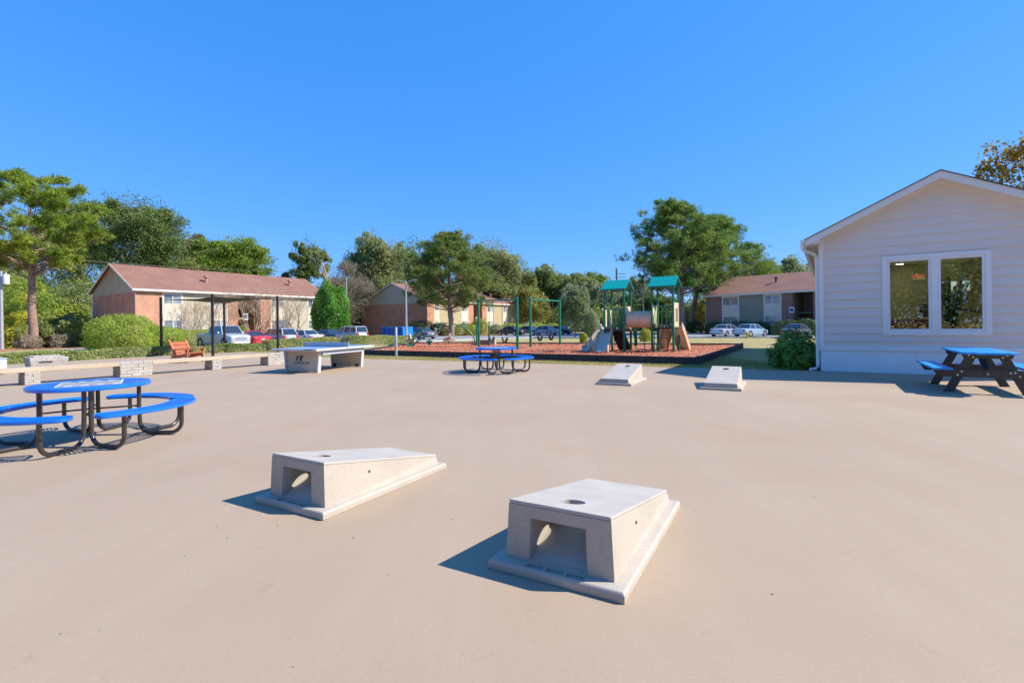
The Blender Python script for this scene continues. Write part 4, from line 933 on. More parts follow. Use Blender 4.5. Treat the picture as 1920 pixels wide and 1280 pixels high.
slide(tuple(K2[2].lerp(K2[1], .5)), (.55, .85, 0), 1.45, 1.1, .06, .45, M['slide_grey'], M['tan'])
slide(tuple(K2[3].lerp(K2[2], .5)), (.1, 1, 0), 1.5, 1.1, .06, .45, M['slide_grey'], M['tan'])
def ladder(p, q, z0, z1, n, lean, part='ladder'):
    p, q, ln = Vector(p), Vector(q), Vector(lean); b = MB()
    for v in (p, q): b.tube([(v.x+ln.x, v.y+ln.y, z0), (v.x, v.y, z1)], .022, 8)
    for i in range(n): f = (i+.4)/n; b.tube([(p.x+ln.x*(1-f), p.y+ln.y*(1-f), z0+(z1-z0)*f), (q.x+ln.x*(1-f), q.y+ln.y*(1-f), z0+(z1-z0)*f)], .018, 8)
    b.build(part, M['green'], t)
ladder(K2[0].lerp(K2[1], .12), K2[0].lerp(K2[1], .75), -.02, 1.1, 4, -A*.12)
ladder(K1[2]+B*.12, K1[2]+B*.55, -.02, 1.0, 4, A*.4, 'rear_ladder')
b = MB()
for i in range(6): v = T1+A*(-.1+.16*i)+B*.05; b.box((v.x, v.y, .92-.15*i), (.62, .16, .035), rz=math.atan2(B.y, B.x)); b.box((v.x+A.x*.07, v.y+A.y*.07, .84-.15*i), (.62, .02, .13), rz=math.atan2(B.y, B.x))
b.build('step_climber', M['brown_deck'], t)
panel(K1[2]+B*.1, K1[2]+B*.36, .25, 1.0, M['green'], 'green_panel')
# ================================================================== CLUBHOUSE
C0 = Vector((8.93, 14.35, 0)); ry = math.atan2(-.538, .843)
ch = thing('clubhouse', 'beige lap-sided clubhouse gable with white trim and a double window', 'clubhouse', C0, ry)
W_, LN, RX, RZ, SL = 5.24, 15.4, 2.62, 5.22, .4916
WX0, WX1, WZ0, WZ1 = 1.44, 3.63, 1.03, 3.18
def rz_(x): return RZ-.11-SL*abs(x-RX)
ZS = .62
# lap siding of the gable wall, one board per course, cut round the window
b = MB(); z = ZS; ex = .236; zs = []
while z < RZ: zs.append(z); z += ex
wx0, wx1, wz0, wz1 = WX0+.05, WX1-.05, WZ0+.05, WZ1-.05
for z0 in zs:
    z1 = z0+ex; cutz = sorted(set([z0, z1]+[c for c in (wz0, wz1) if z0 < c < z1]))
    for a, c in zip(cutz[:-1], cutz[1:]):
        def yo(z): return -.024*(1-(z-z0)/ex)
        spans = [(0., W_)]
        if a >= wz0-1e-6 and c <= wz1+1e-6: spans = [(0., wx0), (wx1, W_)]
        for s0, s1 in spans:
            l0, r0 = max(s0, RX-(RZ-.1-a)/SL), min(s1, RX+(RZ-.1-a)/SL); l1, r1_ = max(s0, RX-(RZ-.1-c)/SL), min(s1, RX+(RZ-.1-c)/SL)
            if l0 >= r0: continue
            if l1 > r1_: l1 = r1_ = RX
            b.add([(l0, yo(a), a), (r0, yo(a), a), (r1_, yo(c), c), (l1, yo(c), c)], [(0, 1, 2, 3)])
            if abs(a-z0) < 1e-6: b.add([(l0, 0, a), (r0, 0, a), (r0, yo(a), a), (l0, yo(a), a)], [(0, 1, 2, 3)])
b.build('gable_siding', M['siding'], ch)
b = MB(); pol = [(0, ZS), (W_, ZS), (W_, rz_(W_)), (RX, RZ-.11), (0, rz_(0))]
# backing wall with window hole (interior lining)
for x0, x1, z0, z1 in ((.06, wx0, ZS, 3.6), (wx1, W_-.06, ZS, 3.6), (wx0, wx1, ZS, wz0), (wx0, wx1, wz1, 3.6)): b.bx(x0, x1, .02, .12, z0, z1)
b.build('inner_wall', M['cream'], ch)
b = MB()
for x0, x1, n0 in ((0, .0, 0), (W_, W_, 1)):
    for k, z0 in enumerate(zs):
        if z0+ex > rz_(0)+.1: break
        s = -1 if n0 == 0 else 1; b.add([(x0+s*.022, 0, z0), (x0+s*.022, LN, z0), (x0, LN, z0+ex), (x0, 0, z0+ex)], [(0, 1, 2, 3)]); b.add([(x0, 0, z0), (x0, LN, z0), (x0+s*.022, LN, z0), (x0+s*.022, 0, z0)], [(0, 1, 2, 3)])
b.build('side_siding', M['siding'], ch)
b = MB(); b.bx(.0, .1, .1, LN, ZS, 3.75); b.bx(W_-.1, W_, .1, LN, ZS, 3.75); b.bx(0, W_, LN-.1, LN, ZS, 3.75); b.bx(.1, W_-.1, .13, LN-.1, .60, .68); b.bx(.1, W_-.1, .13, LN-.1, 3.62, 3.70); b.build('wall', M['cream'], ch)
b = MB(); b.add([(0.1, LN-.03, 3.6), (W_-.1, LN-.03, 3.6), (RX, LN-.03, RZ-.15)], [(0, 1, 2)]); b.build('rear_gable', M['siding'], ch)
b = MB()
x = .0
while x < W_-.01:
    x1 = min(W_, x+.355); b.bx(x+.004, x1-.004, -.012, .06, 0, ZS-.02); x = x1
b.bx(0, W_, -.004, .06, 0.001, ZS-.021)
y = .07
while y < LN: y1 = min(LN, y+.4); b.bx(-.012, .05, y+.004, y1-.004, 0, ZS-.02); y = y1
b.build('skirting', M['skirt'], ch)
b = MB(); b.bx(-.02, W_+.02, -.045, 0.0, ZS-.02, ZS+.10); b.bx(-.045, 0, 0, LN, ZS-.02, ZS+.10); b.build('skirt_band', M['white_trim'], ch, bevel=.004)
for x0, x1 in ((-.035, .085), (W_-.085, W_+.035)): b = MB(); b.bx(x0, x1, -.040, .085, ZS+.10, rz_(0)-.05 if x0 < 1 else rz_(W_)-.05); b.build('corner_trim', M['white_trim'], ch, bevel=.004)
# roof
OVF, OVS = .45, .36
roof = None
for s in (-1, 1):
    def X(d): return RX+s*d
    e = RX+OVS
    b = MB()
    def P4_(d, z, y): return (X(d), y, z-SL*d)
    b.add([P4_(0, RZ, -OVF-.03), P4_(e, RZ, -OVF-.03), P4_(e, RZ, LN+.4), P4_(0, RZ, LN+.4), P4_(0, RZ+.022, -OVF-.03), P4_(e+.02, RZ+.022, -OVF-.03), P4_(e+.02, RZ+.022, LN+.4), P4_(0, RZ+.022, LN+.4)], [(0, 1, 2, 3), (4, 7, 6, 5), (0, 4, 5, 1), (1, 5, 6, 2), (2, 6, 7, 3)])
    roof = b.build('roof', M['roof_dark'], ch)
    b = MB(); b.add([P4_(0, RZ-.10, -OVF+.03), P4_(e-.03, RZ-.10, -OVF+.03), P4_(e-.03, RZ-.10, -.0), P4_(0, RZ-.10, -.0), P4_(0, RZ-.13, -OVF+.03), P4_(e-.03, RZ-.13, -OVF+.03), P4_(e-.03, RZ-.13, 0), P4_(0, RZ-.13, 0)], [(0, 3, 2, 1), (4, 5, 6, 7), (0, 1, 5, 4), (1, 2, 6, 5), (2, 3, 7, 6)]); b.build('rake_soffit', M['cream'], ch)
    b = MB(); b.add([P4_(0, RZ-.002, -OVF), P4_(e, RZ-.002, -OVF), P4_(e, RZ-.19, -OVF), P4_(0, RZ-.19, -OVF), P4_(0, RZ-.002, -OVF+.028), P4_(e, RZ-.002, -OVF+.028), P4_(e, RZ-.19, -OVF+.028), P4_(0, RZ-.19, -OVF+.028)], [(0, 1, 2, 3), (4, 7, 6, 5), (0, 4, 5, 1), (2, 6, 7, 3), (1, 5, 6, 2)]); b.build('rake_board', M['warm_trim'], ch)
    b = MB(); b.add([P4_(0, RZ-.13, -.03), P4_(RX, RZ-.13, -.03), P4_(RX, RZ-.25, -.03), P4_(0, RZ-.25, -.03), P4_(0, RZ-.13, 0), P4_(RX, RZ-.13, 0), P4_(RX, RZ-.25, 0), P4_(0, RZ-.25, 0)], [(0, 1, 2, 3), (4, 7, 6, 5), (0, 4, 5, 1), (2, 6, 7, 3)]); b.build('frieze_board', M['cream'], ch)
    # eave: fascia, soffit, gutter, boxed return
    z0_ = RZ-SL*(RX+OVS)-.135; b = MB(); tri = [(X(RX+OVS-.03), z0_), (X(RX-.02), z0_), (X(RX-.02), RZ-.128-SL*(RX-.02)), (X(RX+OVS-.03), RZ-.128-SL*(RX+OVS-.03))]
    b.add([(x, -OVF+.035, z) for x, z in tri]+[(x, -.0, z) for x, z in tri], [(0, 1, 2, 3), (7, 6, 5, 4), (0, 4, 5, 1), (1, 5, 6, 2), (2, 6, 7, 3), (3, 7, 4, 0)]); b.build('eave_return', M['cream'], ch)
    ez = RZ-SL*e; xs = X(e)
    b = MB(); b.bx(min(X(RX), X(e-.02)), max(X(RX), X(e-.02)), -OVF+.03, LN+.3, ez-.14, ez-.12); b.build('eave_soffit', M['soffit'], ch)
    b = MB(); b.bx(min(X(e), X(e-.025)), max(X(e), X(e-.025)), -OVF+.0, LN+.35, ez-.16, ez+.0); b.build('fascia', M['white_trim'], ch)
    b = MB(); sec = [(0, 0), (.115, 0), (.115, -.02), (.10, -.03), (.075, -.10), (.0, -.10)]
    b.loft([[(X(e+a), y, ez+.0+z) for a, z in sec] for y in (-OVF-.01, LN+.35)]); g_ = b.build('gutter', M['white_trim'], ch)
gx = -OVS-.07; gz = RZ-SL*(RX+OVS)-.09
b = MB(); pth = [(gx, -.28, gz), (gx, -.28, gz-.10), (gx+.03, -.25, gz-.17), (-.13, -.0, gz-.30), (-.085, .06, gz-.36), (-.082, .08, gz-.45), (-.082, .08, .16), (-.09, .07, .10), (-.15, .0, .06), (-.27, -.1, .045)]
secs = []
for i, p in enumerate(pth):
    p = Vector(p); d = (Vector(pth[min(i+1, len(pth)-1)])-Vector(pth[max(i-1, 0)])).normalized(); up = Vector((0, 1, 0)) if abs(d.z) > .5 else Vector((0, 0, 1)); sdv = d.cross(up).normalized(); u2 = sdv.cross(d).normalized()
    secs.append([p+sdv*a*.045+u2*c_*.036 for a, c_ in ((-1, -.6), (-.6, -1), (.6, -1), (1, -.6), (1, .6), (.6, 1), (-.6, 1), (-1, .6))])
b.loft(secs); b.build('downspout', M['white_trim'], ch, smooth=40)
# double window
wn = MB(); tw = .115
for x0, x1, z0, z1 in ((WX0, WX0+tw, WZ0, WZ1), (WX1-tw, WX1, WZ0, WZ1), (WX0+tw, WX1-tw, WZ0, WZ0+tw), (WX0+tw, WX1-tw, WZ1-tw, WZ1), (2.47, 2.61, WZ0+tw, WZ1-tw)): wn.bx(x0, x1, -.05, .03, z0, z1)
wo = wn.build('window', M['white_trim'], ch, bevel=.006)
for px0, px1 in ((WX0+tw, 2.47), (2.61, WX1-tw)):
    f = MB(); fw = .055; z0, z1 = WZ0+tw, WZ1-tw
    for x0, x1, a, c in ((px0, px0+fw, z0, z1), (px1-fw, px1, z0, z1), (px0+fw, px1-fw, z0, z0+fw), (px0+fw, px1-fw, z1-fw, z1)): f.bx(x0, x1, -.026, .03, a, c)
    f.build('sash', M['white_trim'], wo, bevel=.004)
    f = MB(); f.bx(px0+fw-.01, px1-fw+.01, .004, .012, z0+fw-.01, z1-fw+.01)
    gm = bpy.data.materials.get('window_glass')
    if gm is None:
        gm = bpy.data.materials.new('window_glass'); gm.use_nodes = True; t_ = NT(gm); t_.n.remove(t_.n['Principled BSDF'])
        gl = t_.new('ShaderNodeBsdfGlossy', Roughness=.0); gl.inputs[0].default_value = (.85, .9, .88, 1); trn = t_.new('ShaderNodeBsdfTransparent'); trn.inputs[0].default_value = (.78, .84, .78, 1)
        fr = t_.new('ShaderNodeFresnel', IOR=1.5); ma = t_.new('ShaderNodeMath', _operation='MULTIPLY_ADD'); t_.link(fr.outputs[0], ma.inputs[0]); ma.inputs[1].default_value = 1.2; ma.inputs[2].default_value = .11
        mx = t_.new('ShaderNodeMixShader'); t_.link(ma.outputs[0], mx.inputs[0]); t_.link(trn.outputs[0], mx.inputs[1]); t_.link(gl.outputs[0], mx.inputs[2]); t_.link(mx.outputs[0], t_.n['Material Output'].inputs[0])
    f.build('pane', gm, wo)
# inside the clubhouse: things seen through the glass
def inside(x, y, z): v = C0+Vector((x*math.cos(ry)-y*math.sin(ry), x*math.sin(ry)+y*math.cos(ry), 0)); return (v.x, v.y, z)
t = thing('exit_sign', 'lit red EXIT sign on the back wall seen through the left window pane', 'sign', inside(2.98, 6.5, 3.02), ry)
b = MB(); b.bx(-.2, .2, 0, .05, -.11, .11); b.build('housing', M['cream'], t, bevel=.008)
em = bpy.data.materials.new('lit_red'); em.use_nodes = True; em.node_tree.nodes['Principled BSDF'].inputs['Base Color'].default_value = (.6, .02, .01, 1); em.node_tree.nodes['Principled BSDF'].inputs['Emission Color'].default_value = (1, .05, .02, 1); em.node_tree.nodes['Principled BSDF'].inputs['Emission Strength'].default_value = .55
text_mesh('lettering', 'EXIT', .15, em, t, Matrix.Translation((0, -.004, 0)) @ Matrix.Rotation(PI/2, 4, 'X'))
el = bpy.data.materials.new('lit_lamp'); el.use_nodes = True; el.node_tree.nodes['Principled BSDF'].inputs['Emission Color'].default_value = (1, .78, .5, 1); el.node_tree.nodes['Principled BSDF'].inputs['Emission Strength'].default_value = 32
for k, (x, y, lab) in enumerate(((3.0, 4.1, 'round lit ceiling light nearest the left window pane'), (2.75, 5.4, 'round lit ceiling light in the middle of the room'), (2.5, 7.0, 'round lit ceiling light deep in the room'), (4.2, 3.2, 'round lit ceiling light behind the right window pane'))):
    t = thing('ceiling_light', lab, 'ceiling light', inside(x, y, 3.6), 0, 'round ceiling lights inside the clubhouse'); b = MB(); b.lathe([(.14, 0), (.14, -.03), (.11, -.035)], 20); b.build('ring', M['white_trim'], t); b = MB(); b.lathe([(0, -.038), (.11, -.037), (.11, -.03)], 20); b.build('lamp', el, t)
lw = bpy.data.materials.new('daylight_glow_glass'); lw.use_nodes = True; lw.node_tree.nodes['Principled BSDF'].inputs['Emission Color'].default_value = (.8, .95, .85, 1); lw.node_tree.nodes['Principled BSDF'].inputs['Emission Strength'].default_value = .45  # emission stands in for daylight; the wall behind has no opening
for k, (x, lab) in enumerate(((3.80, 'left of three small daylit windows on the room\'s back wall'), (4.18, 'middle of three small daylit windows on the room\'s back wall'), (4.56, 'right of three small daylit windows on the room\'s back wall'))):
    t = thing('inner_window', lab, 'window', inside(x, 7.98, 2.7), ry, 'small windows with added daylight glow in the back wall'); b = MB(); b.bx(-.13, .13, -.02, .0, -.20, .20); b.build('frame', M['white_trim'], t); b = MB(); b.bx(-.10, .10, -.026, -.021, -.17, .17); b.build('pane', lw, t)
t = thing('sofa', 'orange red sofa inside the clubhouse under the left pane', 'sofa', inside(2.35, 2.3, .68), ry); sm_ = mat('orange_red_fabric', (.72, .10, .04), .8)
b = MB(); b.bx(-.75, .45, 0, .7, .1, .42); b.build('seat', sm_, t, bevel=.04); b = MB(); b.bx(-.75, .45, -.2, 0, .1, .78); b.build('backrest', sm_, t, bevel=.05)
for s in (-.8, .5): b = MB(); b.bx(s-.08, s+.08, -.2, .7, .0, .58); b.build('arm_rest', sm_, t, bevel=.04)
t = thing('room_screen', 'small square panel on the inner wall seen through the left pane', 'wall panel', inside(3.3, 7.2, 1.75), ry); b = MB(); b.bx(-.25, .25, 0, .06, -.25, .3); b.build('frame', M['galv'], t, bevel=.01); b = MB(); b.bx(-.21, .21, -.006, 0, -.21, .26); b.build('face', M['glass_car'], t)
t = thing('partition_wall', 'pale green interior wall of the clubhouse room', 'wall', inside(0.2, 8.0, .69), ry); b = MB(); b.bx(0, 4.8, 0, .1, 0, 2.9); b.build('wall_board', mat('pale_green_paint', (.42, .46, .36), .7), t); b = MB(); b.bx(0, 4.8, -.015, 0, 0, .12); b.build('skirting_board', M['white_trim'], t)
R = np.random.default_rng(5)
t = thing('potted_palm', 'dark strap-leaved indoor plant behind the right window pane', 'plant', inside(3.0, .8, .69), ry); t.scale = (1.35, 1.1, 1.3)
b = MB(); b.lathe([(.14, 0), (.19, .35), (.2, .36), (.17, .36), (.16, .3), (0, .3)], 20); b.build('pot', M['rubber'], t, smooth=40)
b = MB()
for k in range(46):
    a = R.uniform(0, 6.28); L_ = R.uniform(.7, 1.25); tl = R.uniform(.35, 1.1); pts = []
    for s in np.linspace(0, 1, 6): r_ = L_*s*math.sin(tl)*(1+.3*s); pts.append(Vector((math.cos(a)*r_, math.sin(a)*r_*.55, .35+R.uniform(.0, .02)+(.75 if k % 2 else .35)*min(1, s*3)+L_*s*math.cos(tl)*(1-.75*s))))
    w = Vector((-math.sin(a), math.cos(a), 0))*.035
    for i in range(5): f0, f1 = (1-abs(2*i/5-1)*.7), (1-abs(2*(i+1)/5-1)*.7) if i < 4 else .05; b.quad(pts[i]-w*f0, pts[i]+w*f0, pts[i+1]+w*f1, pts[i+1]-w*f1)
b.build('foliage', L['deep'], t)
t = thing('exercise_machine', 'dark exercise machine inside the clubhouse behind the right pane', 'exercise machine', inside(3.55, 2.0, .68), ry+.5)
b = MB(); b.bx(-.35, .35, -.9, .9, .05, .22); b.build('base', M['rubber'], t, bevel=.02); b = MB(); b.beam((-.3, .7, .2), (-.3, 1.0, 1.35), .07, .07); b.beam((.3, .7, .2), (.3, 1.0, 1.35), .07, .07); b.each('upright', M['rubber'], t); b = MB(); b.box((0, 1.0, 1.35), (.7, .12, .35)); b.build('console', M['galv'], t, bevel=.02)
b = MB(); b.beam((-.33, .95, 1.1), (-.33, -.1, .95), .05, .05); b.beam((.33, .95, 1.1), (.33, -.1, .95), .05, .05); b.build('hand_rail', M['rubber'], t)
# ================================================================== APARTMENT BLOCKS
def apartment(label, loc, dr, L_, W2_, ez, rz2, base, bays, brick, panelm, panem, roofm, winz, vents, dim, signs=(), ov=.35, ventm='vent', gablem='gable', gv=None):
    t = thing('apartment_block', label, 'apartment block', (loc[0], loc[1], 0), math.atan2(dr[1], dr[0]))
    y1 = W2_; ry0 = W2_/2
    # end and rear walls
    b = MB(); b.bx(0, .2, .2, y1, base, ez); b.bx(L_-.2, L_, .2, y1, base, ez); b.bx(.2, L_-.2, y1-.2, y1, base, ez)
    b.build('wall', M[brick], t)
    b = MB(); gz = ez-.45
    for x0 in (-.02, L_-.1): b.prism([(0, 0), (y1, 0), (y1, ez-gz-.02), (ry0, rz2-gz-.06), (0, ez-gz-.02)], x0, x0+.12, M=Matrix.Translation((0, 0, gz)) @ Matrix(((0, 0, 1, 0), (1, 0, 0, 0), (0, 1, 0, 0), (0, 0, 0, 1))))
    b.each('gable', M[gablem], t)
    # roof
    b = MB()
    sl = (rz2-ez)/(ry0)
    for s, y0, ye in ((1, -ov, ry0), (-1, y1+ov, ry0)):
        b.add([(-.3, y0, ez-ov*sl), (L_+.3, y0, ez-ov*sl), (L_+.3, ye, rz2), (-.3, ye, rz2), (-.3, y0, ez-ov*sl+.1), (L_+.3, y0, ez-ov*sl+.1), (L_+.3, ye, rz2+.1), (-.3, ye, rz2+.1)], [(0, 1, 2, 3), (4, 7, 6, 5), (0, 4, 5, 1), (1, 5, 6, 2), (0, 3, 7, 4)])
    rf = b.build('roof', M[roofm], t)
    b = MB(); b.bx(-.3, L_+.3, -ov-.03, -ov, ez-ov*sl-.12, ez-ov*sl+.07); b.build('fascia', M['trim'], t)
    b = MB()
    for xx in (-.33, L_+.3):
        for ya, za, yb, zb in ((-ov, ez-ov*sl, ry0, rz2), (ry0, rz2, y1+ov, ez-ov*sl)): b.add([(xx, ya, za-.1), (xx, yb, zb-.1), (xx, yb, zb+.11), (xx, ya, za+.11), (xx+.03, ya, za-.1), (xx+.03, yb, zb-.1), (xx+.03, yb, zb+.11), (xx+.03, ya, za+.11)], [(0, 1, 2, 3), (4, 7, 6, 5), (0, 4, 5, 1), (2, 6, 7, 3)])
    b.each('rake_board', M['trim'], t)
    b = MB(); b.bx(-.2, L_+.2, -ov, .19, ez-ov*sl-.14, ez-ov*sl-.10); b.build('soffit', M['trim'], t)
    for vx, vy in vents:
        b = MB(); z0 = rz2-(ry0-vy)*sl+.05; b.lathe([(.13, -.1), (.13, .62*dim), (.26, .62*dim), (.26, .80*dim), (0, .86*dim)], 12, (vx, vy, z0)); b.build('roof_vent', M[ventm], rf, smooth=40)
    b = MB(); b.bx(.0, L_, .06, .16, ez-.25, ez-.11); b.build('header', M['trim'], t)
    tot = sum(w for _, w in bays); x = 0
    (u1, u0), (l1, l0) = winz
    for ty, w in bays:
        w = w/tot*L_; a, c = x, x+w; x = c
        if ty == 'B': b = MB(); b.bx(a, c, 0, .2, base, ez-.12); b.build('brick_pier', M[brick], t)
        elif ty == 'P':
            b = MB(); b.bx(a, c, .05, .17, base, ez-.12); b.build('board_panel', M[panelm], t)
            b = MB(); b.bx(a, c, .035, .05, (u0+l1)/2-.05, (u0+l1)/2+.02); b.build('belt_trim', M[panelm], t)
        elif ty in 'WVw':
            m_ = 'lap'; b = MB(); b.bx(a+.1, c-.1, .045, .17, l1, u0); b.bx(a+.1, c-.1, .045, .17, base, l0); b.bx(a+.1, c-.1, .045, .17, u1, ez-.12); b.each('lap_panel', M[m_], t)
            b = MB(); b.bx(a, a+.1, .0, .17, base, ez-.12); b.bx(c-.1, c, .0, .17, base, ez-.12); b.build('side_trim', M['trim'], t)
            for z0, z1 in ((u0, u1), (l0, l1)):
                f = MB(); fr = .06
                for q in ((a+.1, a+.1+fr, z0, z1), (c-.1-fr, c-.1, z0, z1), (a+.1+fr, c-.1-fr, z0, z0+fr), (a+.1+fr, c-.1-fr, z1-fr, z1), ((a+c)/2-.03, (a+c)/2+.03, z0+fr, z1-fr)): f.bx(q[0], q[1], .02, .09, q[2], q[3])
                wo = f.build('window', M['trim'], t); f = MB(); f.bx(a+.1+fr, (a+c)/2-.03, .085, .10, z0+fr, z1-fr); f.build('pane', M[panem+'_dark' if False else ('pane_dark')], wo); f = MB(); f.bx((a+c)/2+.03, c-.1-fr, .070, .085, z0+fr, z1-fr); f.build('pane', M[panem], wo)
        elif ty == 'E':
            b = MB(); b.bx(a, a+.1, .2, 3.6, base, ez-.12); b.bx(c-.1, c, .2, 3.6, base, ez-.12); b.build('brick_pier', M[brick], t)
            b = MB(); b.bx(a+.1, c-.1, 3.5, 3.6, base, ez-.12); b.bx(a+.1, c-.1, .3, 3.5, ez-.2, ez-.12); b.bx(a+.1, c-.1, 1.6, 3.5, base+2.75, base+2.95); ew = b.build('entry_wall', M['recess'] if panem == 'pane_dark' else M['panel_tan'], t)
            for k in range(2):
                b = MB(); zz = base+k*2.95; b.bx(c-1.25, c-.35, 3.46, 3.5, zz+.02, zz+2.05); dr_ = b.build('door', M['brown_deck'], t); b = MB(); b.cyl((c-1.18, 3.44, zz+1.), (c-1.18, 3.41, zz+1.), .03, 8); b.build('handle', M['bolt'], dr_)
            b = MB(); b.beam((a+.3, 1.5, base), (a+1.1, 3.3, base+2.8), .6, .12) if False else None
        elif ty == 'S': b = MB(); b.bx(a, c, .0, .17, base, ez-.12); b.build('side_trim', M['trim'], t)
    for sx_, sz_ in signs:
        b = MB(); b.bx(sx_-.3, sx_+.3, -.04, -.005, sz_-.38, sz_+.38); sp = b.build('number_plaque', M['trim'], t); b = MB(); b.bx(sx_-.22, sx_+.22, -.05, -.041, sz_-.2, sz_+.2); b.build('plaque_face', mat('navy_plaque', (.03, .06, .20), .5), sp)
    b = MB(); b.tube([(.04, -.05, ez-.3), (.04, -.05, base)], .04, 8); b.tube([(.0, y1+.06, ez-.3), (.0, y1+.06, base)], .06, 8); b.build('downspout', M['galv'], t)
    if gv:
        b = MB(); b.bx(-.05, -.021, gv-.15, gv+.15, 1.4, 1.6); b.build('wall_vent', M['vent_dark'], t)
    return t
BB = -.32
apartment('two-storey orange brick apartment block at left, behind the parked pickup', (-36.5, 48.0), (.538, .843), 21.8, 10.3, 5.45, 8.05, BB,
          [('B', 2.45), ('W', 1.9), ('P', 3.0), ('W', 1.7), ('B', 1.2), ('E', 2.7), ('B', 1.3), ('W', 1.9), ('P', 3.2), ('W', 1.6), ('B', 1.4)], 'brick', 'panel', 'pane', 'roof', ((5.0, 3.92), (2.3, 1.2)), ((7.5, 1.9), (18., 2.4)), 1., signs=((10.8, 2.7),), gv=4.)
apartment('wider two-storey brick apartment block in the middle, behind the tall pine', (-15.1, 88.0), (.545, .838), 33.0, 17.0, 5.95, 9.35, BB,
          [('B', 2.2), ('W', 1.5), ('P', 3.0), ('S', .3), ('P', 3.6), ('W', 2.4), ('B', 1.8), ('E', 3.2), ('B', 1.8), ('W', 2.6), ('P', 4.), ('w', 1.8), ('P', 3.4), ('w', 1.3), ('B', 3.)], 'brick_far', 'panel_tan', 'pane', 'roof', ((5.5, 4.1), (2.2, .9)), ((6., 3.), (14, 3.), (24., 3.2)), 1.2, signs=((14.6, 2.6),))
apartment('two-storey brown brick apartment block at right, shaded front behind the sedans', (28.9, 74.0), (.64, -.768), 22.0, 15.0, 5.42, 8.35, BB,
          [('B', 2.7), ('W', 2.6), ('P', 3.6), ('W', 2.4), ('B', 1.45), ('E', 2.6), ('B', 1.4), ('W', 2.3), ('P', 2.8), ('B', 1.4)], 'brick_dark', 'panel_olive', 'pane_dark', 'roof', ((5.0, 3.75), (2.2, 1.05)), ((8.6, 3.6),), .95, signs=((12.0, 2.9),), ventm='vent_dark')
